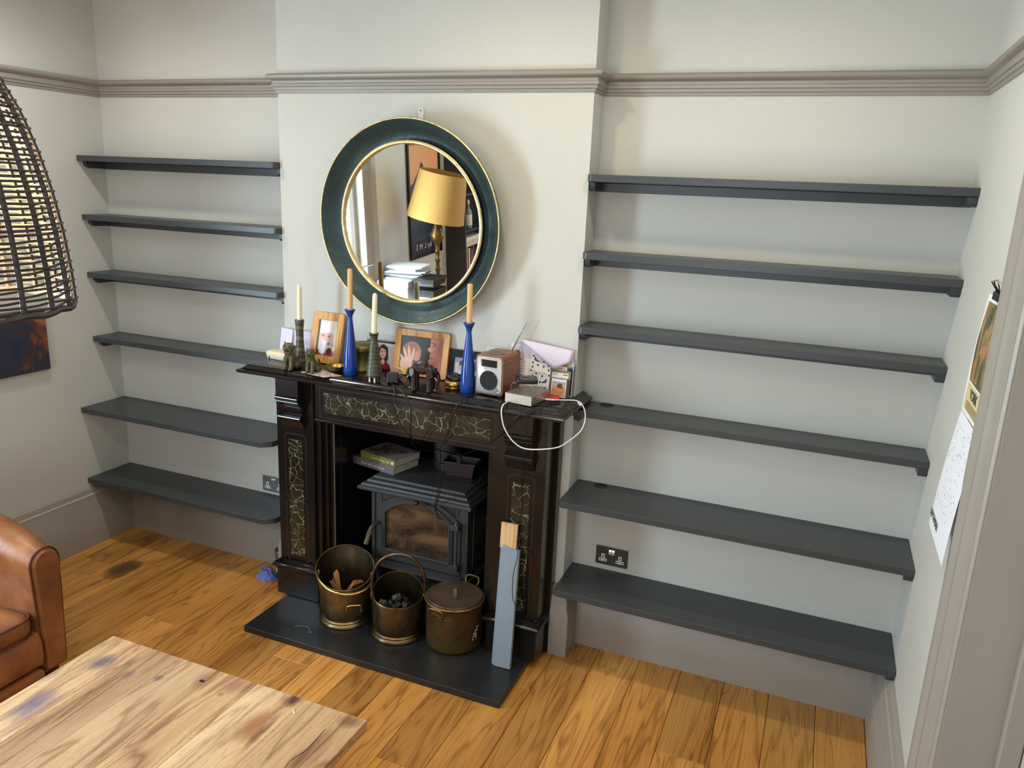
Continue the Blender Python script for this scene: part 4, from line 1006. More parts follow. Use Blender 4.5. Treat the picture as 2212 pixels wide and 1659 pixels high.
# radio
t = thing('table_radio', 'walnut cased table radio with a silver front standing on the mantel', 'radio', (1.170, -.115, MZ), radians(-5))
RW, RD, RH = .064, .075, .166
WAL = wood('walnut_veneer', (150, 98, 64), (128, 80, 50), (98, 58, 36), 1, 8, .35, .1, .8, 0)
rp_ = rounded_rect(2*RW, RH, .016, 6)
obj('walnut_case', MB().ring([(a, -RD, b+RH/2+.006) for a, b in rp_], [(a*.91, -RD, (b)*.93+RH/2+.006) for a, b in rp_], (0, 2*RD, 0)), WAL, t, .0015)
obj('back_panel', MB().loft([[(a*.905, RD-.004, b*.925+RH/2+.006) for a, b in rp_], [(a*.905, RD-.001, b*.925+RH/2+.006) for a, b in rp_]]), BLACKP, t)
FAC = M('silver_fascia', (176, 174, 170), .36, .35)
fa = obj('silver_fascia', MB().loft([[(a*.905, -RD+.002, b*.925+RH/2+.006) for a, b in rp_], [(a*.905, -RD-.0015, b*.925+RH/2+.006) for a, b in rp_], [(a*.89, -RD-.003, b*.91+RH/2+.006) for a, b in rp_]]), FAC, t)
obj('display_window', MB().box(-.036, .036, -RD-.0045, -RD-.003, .124, .153), M('display_black', (16, 13, 13), .08), t, .0008)
obj('speaker_grille', MB().lathe([(.001, 0), (.036, 0), (.039, .001), (.0405, .003)], n=44, cap=True).tf(Matrix.Translation((0, -RD-.003, .068)) @ Matrix.Rotation(radians(90), 4, 'X')), M('grille_cloth', (26, 27, 30), .8, bump=.5, bscale=900), t)
obj('headphone_socket', MB().lathe([(.001, .001), (.0035, .001), (.0045, 0)], n=14).tf(Matrix.Translation((.044, -RD-.0032, .020)) @ Matrix.Rotation(radians(90), 4, 'X')), STEEL, t)
obj('control_dial', MB().lathe([(.034, RH+.0055), (.036, RH+.0075), (.034, RH+.009), (.031, RH+.008), (.012, RH+.012), (.001, RH+.013)], (0, -.010, 0), 40), M('dial_dark', (46, 40, 38), .22), t)
obj('dial_ring', MB().tube([(.0345*cos(2*pi*k/40), -.010+.0345*sin(2*pi*k/40), RH+.008) for k in range(40)], .0014, 6, closed=True), STEEL, t)
for a, b in ((-.05, -.062), (.05, -.062), (-.05, .062), (.05, .062)): obj('foot', MB().lathe([(.009, 0), (.010, .006)], (a, b, 0), 14), BLACKP, t)
obj('aerial', MB().tube([(.016, RD+.004, .150), (.020, RD+.006, .168), (.078, RD+.010, .294)], [.0036, .0034, .0020], 8).ell((.0785, RD+.010, .295), (.0045, .0045, .003), 10, 6), M('chrome_aerial', (180, 178, 172), .12, 1.0), t)
# coin
o = obj('coin', MB().lathe([(.001, 0), (.0105, 0), (.0108, .0008), (.0105, .0016), (.001, .0016)], n=24), COPPER); o.location = (1.243, -.232, MZ)
tag(o, 'single copper coin lying on the mantel between the radio and silver tray', 'coin')
# slotted silver box
t = thing('slotted_metal_box', 'silver slotted metal box with a wire hoop at the right of the mantel', 'metal box', (1.325, -.165, MZ), radians(-7))
ALU = M('satin_aluminium', (196, 188, 176), .34, .85)
bw, bd, bh = .060, .080, .040
obj('box_shell', MB().ring([(-bw, -bd, .002), (bw, -bd, .002), (bw, bd, .002), (-bw, bd, .002)], [(-bw+.003, -bd+.003, .002), (bw-.003, -bd+.003, .002), (bw-.003, bd-.003, .002), (-bw+.003, bd-.003, .002)], (0, 0, bh-.002)), ALU, t, .002)
obj('box_floor', MB().box(-bw+.004, bw-.004, -bd+.004, bd-.004, .004, .012), M('box_inside', (44, 40, 36), .7), t)
for k in range(12):
    y = -bd+.008+k*(2*bd-.016)/11
    obj('slat', MB().box(-bw+.003, bw-.003, y-.0034, y+.0034, bh-.003, bh+.0005), ALU, t)
wire = [(-.050, -.050, .040), (-.050, -.050, .066), (-.044, -.050, .076), (-.034, -.050, .079), (.034, -.050, .079), (.044, -.050, .076), (.050, -.050, .066), (.050, -.050, .040)]
obj('wire_hoop', MB().tube(wire, .0011, 6), STEEL, t)
# the clear stand and the black pad it carries
pd = thing('charging_pad', 'small black square charging pad perched above the slotted silver box', 'charger', (1.322, -.176, MZ+.0805), radians(24))
obj('pad_body', MB().loft([[(a*s_, b*s_, z) for a, b in rounded_rect(.088, .088, .015, 5)] for s_, z in ((.93, 0), (1, .004), (1, .012), (.96, .0155))]), BLACKP, pd)
obj('pad_ring', MB().tube([(.026*cos(2*pi*k/36), .026*sin(2*pi*k/36), .0157) for k in range(36)], .0009, 5, closed=True), M('grey_ring', (150, 150, 150), .4), pd)
# cards and letters at the right end
def card(lab, c, w, h, lean, rz, mat, th=.0012, cat_='card', nm='card'):
    t = thing(nm, lab, cat_, c, rot=(lean, 0, rz))
    obj('card_front', MB().box(-w/2, w/2, -th, 0, -h/2, h/2), mat, t, smooth=False).location = (0, 0, h/2)
    return t
NAVY = (52, 66, 132)
sh = []
for cx, cz in ((-.022, .045), (.022, .045), (-.026, -.030), (.026, -.040)):
    s_ = 1 if cx < 0 else -1
    sh += [('e', cx, cz, .0115, .0052, 24*s_, NAVY, .3), ('e', cx-.004*s_, cz+.007, .0035, .008, -24*s_, NAVY, .3), ('e', cx+.011*s_, cz-.003, .008, .0025, 20*s_, NAVY, .3)]
for cx, cz in ((-.036, .062), (0, .070), (.034, .058), (-.012, .026), (.014, .022), (-.036, .034), (-.036, .016), (.036, .028), (.038, .010), (-.040, .0), (-.016, -.010), (.012, -.018), (.042, -.012), (-.008, -.052), (.03, -.066), (.004, -.044)):
    sh.append(('e', cx, cz, .0042, .0048, 0, (46, 46, 66), .4))
for cx, cz in ((-.022, .046), (.022, .046), (-.024, -.032), (.024, -.04)):
    sh.insert(0, ('e', cx, cz, .0195, .0215, 0, (226, 220, 214), .05)); sh.insert(0, ('e', cx, cz, .0205, .0225, 0, (150, 142, 120), .05))
sh += [('e', 0, .070, .006, .008, 0, (78, 96, 170), .3), ('r', 0, -.076, .034, .012, 0, (64, 74, 140), .5)]
TY = print_mat('bird_card_print', (226, 220, 214), sh, .6)
tc = card('white thank you card printed with blue birds standing behind the silver box', (1.330, -.060, MZ), .094, .196, radians(-9), radians(-3), TY)
obj('lettering', text_mb('Thank You', .0135, frame4((.0, -.0016, .088), (1, 0, 0), (0, 0, 1)), .0003), M('taupe_ink', (150, 140, 124), .6), tc, smooth=False)
obj('card_back_leaf', MB().loft([[(-.047, 0, 0), (-.047, .001, 0), (.060, .030, 0), (.060, .029, 0)], [(-.047, 0, .194), (-.047, .001, .194), (.060, .030, .194), (.060, .029, .194)]]), PAPER, tc)
LT = print_mat('letterhead_print', (214, 214, 222), [('e', -.030, .058, .0145, .0145, 0, (176, 44, 30), .1), ('e', -.030, .060, .007, .006, 0, (120, 26, 20), .4), ('r', -.028, .036, .018, .004, 0, (40, 40, 46), .8)] + [('r', .0, .020-.012*k, .048, .0011, 0, (120, 122, 132), .2) for k in range(6)], .7)
card('white letter with a round red emblem standing behind the radio', (1.245, -.034, MZ), .120, .198, radians(-6), 0, LT, .0008, 'letter', 'letter')
card('cream edged letter peeping out between the radio and the blue candlestick', (1.135, -.020, MZ), .130, .170, radians(-3), 0, print_mat('plain_letter_print', (222, 216, 200), [('r', -.02, .070, .034, .008, 0, (190, 204, 198), .4)], .7), .0008, 'letter', 'letter')
card('white card with an orange emblem half hidden behind the thank you card', (1.290, -.045, MZ), .075, .142, radians(-7), radians(2), print_mat('orange_logo_print', (228, 222, 216), [('r', 0, 0, .034, .068, 0, (196, 120, 80), .02), ('r', .002, 0, .033, .068, 0, (230, 224, 218), .02), ('r', .012, .0, .016, .036, 0, (206, 86, 40), .15), ('r', .012, .016, .008, .008, 0, (236, 220, 206), .2)], .6), .001, 'card')
card('grey and white photo letter standing behind the brown envelope', (1.428, -.032, MZ), .085, .150, radians(-5), 0, print_mat('bw_print', (190, 188, 184), [('r', .01, .035, .03, .014, 14, (96, 94, 92), .5), ('r', .03, -.01, .008, .06, 0, (26, 26, 28), .2)], .6), .001, 'letter', 'letter')
card('white card with an orange stripe poking up above the brown envelope', (1.408, -.040, MZ), .070, .134, radians(-6), radians(-3), print_mat('stripe_card_print', (228, 222, 214), [('r', 0, .0635, .04, .004, 0, (214, 98, 50), .1), ('r', .008, .050, .02, .0016, 0, (206, 120, 96), .4), ('e', -.028, .055, .004, .005, 0, (30, 26, 26), .3)], .6))
card('brown envelope with a white address label standing at the right mantel end', (1.420, -.052, MZ), .088, .112, radians(-8), radians(-2), print_mat('envelope_print', (140, 122, 78), [('r', -.002, .022, .036, .024, 0, (226, 222, 218), .04), ('r', .004, .018, .006, .006, 0, (96, 70, 76), .5), ('r', .022, .012, .010, .0035, 0, (120, 114, 116), .6), ('r', -.022, .038, .010, .0014, 0, (130, 124, 122), .4), ('r', .022, .039, .010, .0018, 0, (60, 56, 56), .4)], .65), .003, 'envelope', 'envelope')
card('small orange picture card with a dark bird in front of the envelope', (1.424, -.064, MZ), .078, .082, radians(-8), radians(-2), print_mat('bird_picture_print', (228, 220, 214), [('r', 0, 0, .040, .043, 0, (64, 40, 60), .03), ('r', -.004, .0, .033, .038, 0, (230, 222, 216), .03), ('r', -.004, -.004, .030, .031, 0, (168, 162, 152), .05), ('e', -.004, -.008, .028, .020, 0, (206, 124, 58), .2), ('e', .0, .010, .012, .010, -20, (48, 56, 60), .4), ('e', .006, .004, .010, .004, 30, (40, 46, 50), .4)], .5))
card('deep blue picture card at the extreme right end of the mantel', (1.452, -.022, MZ), .040, .130, radians(-4), 0, print_mat('blue_scene_print', (70, 84, 140), [('r', 0, -.052, .03, .016, 0, (150, 124, 70), .3), ('r', 0, .06, .03, .02, 0, (54, 66, 128), .6)], .5))
# curled A4 sheet
m = MB(); nu, nv = 18, 10; vs = []
tl, tr_, bl_, br_ = Vector((1.232, -.030, MZ+.222)), Vector((1.464, -.016, MZ+.196)), Vector((1.262, -.02, MZ+.02)), Vector((1.462, -.014, MZ+.02))
for j in range(nv+1):
    v = j/nv
    for i in range(nu+1):
        u = i/nu
        vs.append(tl.lerp(tr_, u).lerp(bl_.lerp(br_, u), v) + Vector((0, -.004*sin(pi*u), 0)))
n0 = len(vs)
# the fold: a flap that rolls forward and down from the top edge
for j in range(7):
    v = j/6
    for i in range(nu+1):
        u = i/nu; e = tl.lerp(tr_, u)
        wide = max(0, min(1, u*1.35)) * (1 if u < .74 else max(0, 1-(u-.74)/.26*.45))
        dz = -.088*wide*v; dy = -.016*sin(v*pi*.6)*(.4+wide) - .012*v*wide
        vs.append(e + Vector((-.014*v*wide, dy, dz+.006*sin(pi*v)*wide)))
fs = []
for base, rows in ((0, nv), (n0, 6)):
    for j in range(rows):
        for i in range(nu): fs.append((base+j*(nu+1)+i, base+j*(nu+1)+i+1, base+(j+1)*(nu+1)+i+1, base+(j+1)*(nu+1)+i))
o = obj('curled_sheet', MB().add(vs, fs), LILAC, None, angle=180)
sm_ = o.modifiers.new('thick', 'SOLIDIFY'); sm_.thickness = .0005
tag(o, 'large lilac white sheet of paper with its top curling forward over the cards', 'paper')
# red gadget
t = thing('red_gadget', 'small rounded red plastic gadget lying before the cards at the mantel end', 'gadget', (1.408, -.094, MZ), radians(-6))
obj('red_case', MB().loft([[(a*s_, b*s_2, z) for a, b in rounded_rect(.066, .030, .013, 6)] for s_, s_2, z in ((.92, .9, 0), (1, 1, .004), (1, 1, .011), (.93, .86, .015))]), M('red_plastic', (216, 60, 38), .35), t)
obj('button', MB().lathe([(.006, .0148), (.005, .0165), (.001, .0168)], (.018, 0, 0), 16), M('dark_red', (120, 40, 30), .4), t)
obj('slot', MB().box(-.012, .004, -.006, .006, .0145, .0158), BLACKP, t)
# cables
def cable(lab, pts, r, mat=CABLE, sub=8): return tag(obj('cable', MB().tube(smooth_path(pts, sub), r, 8), mat), lab, 'cable')
cable('black cable sagging from the plug adapter past the bonsai pot to the silver box', [(0.742,-0.250,1.211),(.765,-.278,1.213),(0.781,-0.292,1.185),(0.782,-0.295,1.113),(0.805,-0.280,1.052),(0.831,-0.250,0.992),(0.850,-0.172,0.937),(0.859,-0.020,0.864),(0.873,0.110,0.806),(0.881,0.122,0.797),(0.900,0.118,0.800),(0.984,0.060,0.855),(1.102,-0.080,0.937),(1.234,-0.225,1.053),(1.319,-0.296,1.153),(1.385,-0.292,1.204),(1.388,-.262,1.2035)], .0024)
cable('black cable hanging from the adapter down over the stove to its glass door', [(0.745,-0.256,1.206),(.79,-.285,1.212),(0.838,-0.297,1.176),(0.859,-0.290,1.113),(0.833,-0.250,1.017),(0.826,-0.220,0.970),(0.816,-0.172,0.917),(0.851,-0.070,0.869),(0.868,-0.058,0.811),(0.883,-0.056,0.787),(0.883,-0.060,0.681),(0.865,-0.060,0.602),(0.868,-0.045,0.555),(0.888,-0.035,0.531)], .0024)
cable('thin black cable hanging from beneath the radio across the frieze to the stove', [(1.100,-0.196,1.203),(1.093,-0.275,1.2035),(1.084,-.292,1.195),(1.068,-0.296,1.165),(1.043,-0.285,1.110),(0.992,-0.205,1.018),(0.935,-.166,.935),(0.905,-0.1,0.862),(0.885,-0.070,0.787),(0.878,-0.070,0.682),(0.862,-0.066,0.604),(0.878,-0.045,0.540)], .0022)
cable('thin black wire trailing down the right pilaster to the timber offcut', [(1.420,-0.235,1.2035),(1.405,-0.284,1.201),(1.381,-0.293,1.182),(1.365,-0.250,1.102),(1.356,-0.226,1.036),(1.330,-0.208,0.950),(1.320,-0.182,0.87),(1.318,-0.162,0.82),(1.322,-0.162,0.744),(1.324,-0.164,0.617),(1.332,-0.205,0.575),(1.336,-0.225,0.525),(1.330,-0.240,0.470),(1.330,-0.248,0.415),(1.338,-0.254,0.352),(1.360,-0.225,0.285),(1.366,-0.166,0.235)], .0016)
wc = cable('white charging cable looping out over the right end of the mantel', [(1.268,-0.236,1.2040),(1.270,-.262,1.2045),(1.269,-0.284,1.203),(1.2675,-0.294,1.19),(1.269,-0.298,1.165),(1.283,-0.295,1.111),(1.319,-0.280,1.055),(1.376,-0.270,1.032),(1.485,-0.250,1.050),(1.530,-0.220,1.078),(1.562,-0.175,1.113),(1.563,-0.130,1.152),(1.545,-0.105,1.190),(1.512,-0.092,1.2075),(1.464,-0.100,1.206),(1.423,-0.122,1.206)], .0026, M('white_cable', (236, 234, 228), .4))
obj('cable_tie', MB().box(-.009, .009, -.006, .006, -.0055, .0055).tf(Matrix.Translation((1.528, -.098, 1.200)) @ Matrix.Rotation(radians(35), 4, 'Y')), WHITEP, wc, .001)
obj('cable_plug', MB().tube([(1.428, -.1205, 1.206), (1.390, -.134, 1.207)], [.0042, .0046], 8), WHITEP, wc)
cable('short black lead coiled on the mantel beside the red gadget', [(1.352,-.235,1.2035),(1.40,-.215,1.2035),(1.44,-.185,1.2035),(1.455,-.14,1.2035),(1.43,-.15,1.2035),(1.40,-.20,1.2035),(1.37,-.25,1.2035)], .0022)
# ================================================================== WALL THINGS
# calendar on the right wall
t = thing('wall_calendar', 'wall calendar with a painted picture over a white month sheet beside the door architrave', 'calendar', (XR, -.705, 1.12))
def leaf(nm, y0, y1, z0, z1, x0, x1, mat, th=.0008, bow=.0, n=8):
    m = MB(); rings = []
    for i in range(n+1):
        s = i/n; z = z0+(z1-z0)*s; xx = -(x0+(x1-x0)*s) - bow*sin(pi*s)
        rings.append([(xx, y0, z), (xx, y1, z), (xx+th, y1, z), (xx+th, y0, z)])
    o = obj(nm, m.loft(rings), mat, t); return o
CALP = M('calendar_paper', (236, 238, 242), .6)
leaf('top_sheet', -.15, .15, .36, .69, .022, .008, CALP, bow=.004)
def painting(name, cols, sc=9, st=(1, 1, 1)):
    g = G(name); co = g.co(); f = g.noise(g.mp(co, st), sc, 5, .65, 1.2)
    n_ = len(cols); return g.out(g.ramp(f, [(.28+.44*i/(n_-1), lin(c)) for i, c in enumerate(cols)]), .4)
leaf('picture_print', -.11, .118, .45, .672, .0215, .0105, painting('autumn_ruin_print', [(34, 30, 22), (84, 66, 36), (70, 92, 48), (168, 130, 80), (190, 96, 52), (214, 190, 140)], 16, (1, 1, .5)), bow=.005)
leaf('caption_band', -.11, .118, .375, .445, .0250, .0225, M('caption_cream', (212, 196, 150), .6))
leaf('month_sheet', -.15, .15, .0, .356, .049, .022, print_mat('month_sheet_print', (232, 234, 240), [('r', .0, .0, .001, .001, 0, (220, 220, 225), .1)], .6), bow=.004)
rg = random.Random(12)
scr = MB()
for k in range(90):
    y = -.11+.24*rg.random(); z = .09+.26*rg.random(); s = z/.356; xx = -(.049-.027*s)-.0042
    scr.box(xx-.0004, xx, y, y+.004+.012*rg.random(), z, z+.0013)
obj('handwriting', scr, M('grey_ink', (172, 172, 182), .7), t, smooth=False, kind='stuff')
INK = M('dark_ink', (52, 48, 44), .6)
obj('lettering', text_mb('YORK', .040, frame4((-.0244, .004, .412), (0, -1, 0), (0, 0, 1)), .0003), INK, t, smooth=False)
ln = MB()
for k in range(4): ln.box(-.0262, -.0256, -.08, .08, .380+.0065*k, .3825+.0065*k)
obj('caption_lines', ln, M('brown_ink', (150, 136, 104), .6), t, smooth=False, kind='stuff')
obj('lettering', text_mb('SEPTEMBER', .030, frame4((-.0488, .085, .030), (0, -1, 0), (0, 0, 1)), .0003), INK, t, smooth=False)
CLIPM = M('clip_black', (36, 30, 30), .3, .6)
bc_ = thing('bulldog_clip', 'black wire bulldog clip gripping the top of the wall calendar', 'clip', (XR, -.70, 1.805))
obj('clip_jaw', MB().prism([(-.020, 0), (-.003, 0), (-.004, .020), (-.012, .026), (-.019, .020)], 'y', -.035, .035), CLIPM, bc_, .001)
obj('wire_arm', MB().tube([(-.012, -.028, .018), (-.030, -.045, .040), (-.034, -.005, .048), (-.014, .0, .020)], .0016, 6), CLIPM, bc_)
obj('wire_arm', MB().tube([(-.010, .028, .018), (-.020, .050, .046), (-.018, .012, .052), (-.010, .0, .020)], .0016, 6), CLIPM, bc_)
hk2 = thing('clear_hook', 'small clear stick-on hook on the right wall above the calendar clip', 'hook', (XR, -.70, 1.865))
obj('hook_plate', MB().prism(rounded_rect(.018, .048, .006), 'x', -.004, -.0005), M('clear_plastic', (214, 212, 204), .12), hk2, .001)
obj('hook_prong', MB().tube([(-.004, 0, -.008), (-.016, 0, -.016), (-.018, 0, -.006)], .003, 8), M('clear_plastic_b', (204, 202, 196), .12), hk2)
# canvas on the left wall
t = thing('canvas_painting', 'dark blue and rust abstract canvas on the left wall below the lampshade', 'painting', (XL, -.60, 1.04))
obj('painted_canvas', MB().box(.001, .026, -.28, .283, 0, .31), painting('abstract_dark_print', [(20, 26, 44), (28, 38, 66), (40, 46, 70), (60, 44, 44), (122, 70, 38), (150, 110, 70)], 4.5), t, .002)
# ================================================================== WICKER SHADE
AX = Vector((.863, -2.121, 0)); ZR = 1.778; KS = .778
sh_ = thing('wicker_lampshade', 'large dark wicker dome lampshade hanging at the left with its lamp lit', 'lampshade', (AX.x, AX.y, ZR))
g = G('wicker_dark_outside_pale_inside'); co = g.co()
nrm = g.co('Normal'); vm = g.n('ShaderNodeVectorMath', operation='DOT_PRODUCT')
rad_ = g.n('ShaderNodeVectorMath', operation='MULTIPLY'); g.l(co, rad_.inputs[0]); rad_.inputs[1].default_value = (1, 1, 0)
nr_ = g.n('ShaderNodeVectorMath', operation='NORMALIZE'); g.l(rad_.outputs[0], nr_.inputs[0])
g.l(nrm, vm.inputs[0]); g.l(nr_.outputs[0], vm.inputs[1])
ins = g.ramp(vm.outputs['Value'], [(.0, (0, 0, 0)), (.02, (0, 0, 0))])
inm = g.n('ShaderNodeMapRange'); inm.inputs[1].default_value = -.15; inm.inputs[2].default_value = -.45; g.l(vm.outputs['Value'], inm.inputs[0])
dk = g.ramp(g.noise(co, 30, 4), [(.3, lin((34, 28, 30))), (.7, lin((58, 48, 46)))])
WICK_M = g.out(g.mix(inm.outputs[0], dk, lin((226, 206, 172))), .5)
prof = [(.322, 0), (.318, .08), (.308, .18), (.294, .27), (.274, .36), (.246, .45), (.208, .53), (.160, .60), (.10, .65), (.055, .67)]
def prad(z):
    for (a, za), (b, zb) in zip(prof, prof[1:]):
        if za <= z <= zb: s = (z-za)/(zb-za); return a+(b-a)*s
    return prof[-1][0]
NR = 24
for k in range(NR):
    a = 2*pi*(k+.35)/NR
    pts = [(prad(z)*cos(a), prad(z)*sin(a), z) for z in [.67*i/22 for i in range(23)]]
    obj('wicker_stake', MB().tube(pts, [.0068]*15+[.0068-.00045*i for i in range(8)], 6).tf(Matrix.Scale(KS, 4)), WICK_M, sh_)
rg = random.Random(21)
z = .012; row = 0
while z < .655:
    tilt = (rg.random()-.5)*.006; pts = []; ph = rg.random()*6.28
    for k in range(NR*2):
        a = 2*pi*(k*.5+.35)/NR
        zz = min(.665, max(.004, z+tilt*sin(a+ph)+.0022*(rg.random()-.5)))
        w = (1 if (row % 2) else -1)*(.0075 if k % 4 == 0 else (-.0075 if k % 4 == 2 else 0))
        r = prad(zz)+w; pts.append((r*cos(a), r*sin(a), zz))
    obj('wicker_strand', MB().tube(pts, (.0028+.0007*rg.random()), 6, closed=True, flat=.75).tf(Matrix.Scale(KS, 4)), WICK_M, sh_)
    z += .0118 if z < .40 else .0105
    row += 1
obj('rim_braid', MB().tube([(.322*cos(2*pi*k/72)+.003*cos(k*1.57), .322*sin(2*pi*k/72), .002+.003*sin(k*1.57)) for k in range(72)], .008, 7, closed=True).tf(Matrix.Scale(KS, 4)), WICK_M, sh_)
obj('top_ring', MB().lathe([(.06, .665), (.06, .677), (.012, .681), (.012, .655)], n=24).tf(Matrix.Scale(KS, 4)), BLACKP, sh_)
obj('cord', MB().tube([(0, 0, .675*KS), (0, 0, CEIL-ZR)], .004, 8), BLACKP, sh_)
obj('ceiling_rose', MB().lathe([(.05, CEIL-ZR-.001), (.048, CEIL-ZR-.02), (.01, CEIL-ZR-.03)], n=24), WHITEP, sh_)
obj('lamp_holder', MB().lathe([(.02, .66), (.022, .54), (.016, .52)], n=16).tf(Matrix.Scale(KS, 4)), BLACKP, sh_)
g = G('bulb_glow'); g.b.inputs['Emission Color'].default_value = (1, .82, .58, 1); g.b.inputs['Emission Strength'].default_value = 12
obj('bulb', MB().lathe([(.014, .52), (.018, .50), (.030, .465), (.032, .445), (.026, .42), (.012, .408), (.001, .406)], n=20).tf(Matrix.Scale(KS, 4)), g.m, sh_)
bl = bpy.data.lights.new('bulb_light', 'POINT'); bl.energy = 2.6; bl.color = (1, .88, .70); bl.shadow_soft_size = .035
blo = bpy.data.objects.new('bulb_light', bl); COL.objects.link(blo); blo.location = (AX.x, AX.y, ZR+.27)

# ================================================================== TABLE
TZ = .45
tt = thing('coffee_table', 'pale pine plank topped coffee table in the foreground', 'table', (.76, -2.02, 0))
def tstain(g, c, fib):
    pos = g.n('ShaderNodeNewGeometry').outputs['Position']
    out = c
    spk = g.n('ShaderNodeTexVoronoi'); spk.inputs['Scale'].default_value = 1.0; g.l(g.mp(pos, (30, 11, 1)), spk.inputs['Vector'])
    sm = g.math('MULTIPLY', g.ramp(spk.outputs['Distance'], [(.03, (.8,)*3), (.10, (0, 0, 0))]), g.math('GREATER_THAN', g.noise(pos, 7, 2), .52))
    out = g.mix(sm, out, lin((104, 72, 56)))
    rng = g.noise(g.mp(pos, (26, 3.2, 1)), 1.0, 2, .5, 1.4)
    rg_ = g.math('ABSOLUTE', g.math('SUBTRACT', g.math('FRACT', g.math('MULTIPLY', rng, 11.0)), .5))
    out = g.mix(.38, out, g.ramp(rg_, [(.0, (.56, .42, .33)), (.16, (1, 1, 1))]), 'MULTIPLY')
    for (cx, cy, rx, ry, col, amt) in ((.326, -1.400, .034, .055, (96, 84, 100), .9), (.372, -1.395, .012, .12, (140, 100, 88), .6), (.322, -1.640, .050, .10, (104, 92, 112), .9), (.365, -1.66, .012, .2, (140, 98, 86), .6), (1.01, -1.288, .03, .05, (84, 48, 34), .95), (.985, -1.44, .050, .11, (150, 98, 62), .8), (1.02, -1.455, .014, .13, (100, 62, 42), .8), (.80, -1.31, .05, .06, (150, 100, 76), .7), (.845, -1.30, .02, .08, (120, 70, 52), .7), (1.22, -1.30, .05, .035, (110, 74, 52), .75), (1.19, -1.48, .014, .16, (104, 66, 46), .75), (.735, -1.56, .02, .16, (128, 86, 66), .8), (.555, -1.385, .020, .022, (110, 78, 84), .8), (.455, -1.412, .018, .03, (120, 86, 80), .8), (.690, -1.338, .035, .05, (140, 98, 74), .7), (.79, -1.365, .014, .012, (150, 96, 74), .8), (.60, -1.50, .015, .08, (140, 100, 76), .5)):
        m = g.mp(pos, (rx, ry, 1), (cx, cy, 0), (0, 0, 0), 'TEXTURE'); sp = g.n('ShaderNodeSeparateXYZ'); g.l(m, sp.inputs[0])
        d = g.math('SQRT', g.math('ADD', g.math('POWER', sp.outputs[0], 2), g.math('POWER', sp.outputs[1], 2)))
        nz = g.noise(g.mp(pos, (40, 9, 1)), 1, 4, .6)
        d = g.math('ADD', d, g.math('MULTIPLY', g.math('SUBTRACT', nz, .5), 1.3))
        k = g.ramp(d, [(.2, (amt,)*3), (.7, (amt*.5,)*3), (1.0, (0, 0, 0))])
        out = g.mix(k, out, lin(col))
    return out
PINET = wood('reclaimed_pine', (220, 190, 152), (202, 164, 124), (158, 114, 80), 1, 6, .33, .26, .9, .85, tstain)
edges = [.2285, .394, .536, .703, .858, 1.044, 1.269]
TY0, TY1 = -2.72, -1.272
for a, b in zip(edges, edges[1:]):
    o = board(a, b, TY0, TY1, PINET, tt, TZ, .034, .0011, .0002, 'plank')
    o.location = Vector(o.location)-tt.location
fr = MB().ring([(.30, -2.64, .34), (1.20, -2.64, .34), (1.20, -1.35, .34), (.30, -1.35, .34)], [(.325, -2.615, .34), (1.175, -2.615, .34), (1.175, -1.375, .34), (.325, -1.375, .34)], (0, 0, .0755))
obj('apron', fr, PINE, tt, .002, world=True)
for lx in (.335, 1.165):
    for ly in (-2.605, -1.385): obj('leg', MB().box(lx-.034, lx+.034, ly-.034, ly+.034, .0005, .415), PINE, tt, .004, world=True)
rg = random.Random(4)
kh = obj('knot_hole', MB().lathe([(.010, .0003), (.0085, .0006), (.001, .0005)], n=16, sx=1, sy=.7), M('knot_dark', (30, 18, 12), .8), tt); kh.location = Vector((.690, -1.338, TZ))-tt.location
# splinters on the table
for (x, y, rz, L_, lab) in ((1.166, -1.628, 1.0, .030, 'pale wedge shaped wood chip lying on the table beside the long crack'), (1.046, -1.335, 2.4, .022, 'thin pale splinter lying across the plank joint near the table far edge')):
    o = obj('wood_chip', MB().loft([[(-L_/2, -.003, 0), (-L_/2, .003, 0), (-L_/2, .003, .002), (-L_/2, -.003, .002)], [(L_/2, -.0008, 0), (L_/2, .0008, 0), (L_/2, .0008, .0012), (L_/2, -.0008, .0012)]]), M('fresh_chip', (240, 214, 160), .6)); o.location = (x, y, TZ+.0004); o.rotation_euler = (0, 0, rz)
    tag(o, lab, 'wood chip')
ck_ = obj('split_line', MB().tube(smooth_path([(0, 0, 0), (.004, .05, 0), (-.006, .11, 0), (.008, .17, 0), (.004, .26, 0)]), .0009, 5), M('crack_dark', (40, 22, 14), .9), tt); ck_.location = Vector((1.175, -1.62, TZ+.0002))-tt.location

# ================================================================== ARMCHAIR
g = G('tan_leather'); co = g.co()
f = g.noise(co, 5, 6, .6, .4); f2 = g.noise(co, 140, 4, .6); f3 = g.noise(co, 14, 5, .7)
cl = g.ramp(f, [(.28, lin((104, 62, 36))), (.5, lin((140, 86, 50))), (.72, lin((170, 116, 74)))])
cl = g.mix(g.ramp(f3, [(.5, (0, 0, 0)), (.8, (.4,)*3)]), cl, lin((88, 52, 32)))
LEA = g.out(cl, g.ramp(f3, [(.3, (.30,)*3), (.7, (.42,)*3)]), 0, f2, .18, .003)
PIPE = M('leather_piping', (88, 46, 26), .4)
CH = thing('leather_armchair', 'worn tan leather club armchair at the left edge facing into the room', 'armchair', (-.70, -1.52, 0))
XF = -.25
def ch(name, mb, mat=LEA, bevel=0.0, parent=None, **kw):
    o = obj(name, mb, mat, parent or CH, bevel, **kw)
    if parent is None: o.location = -CH.location
    return o
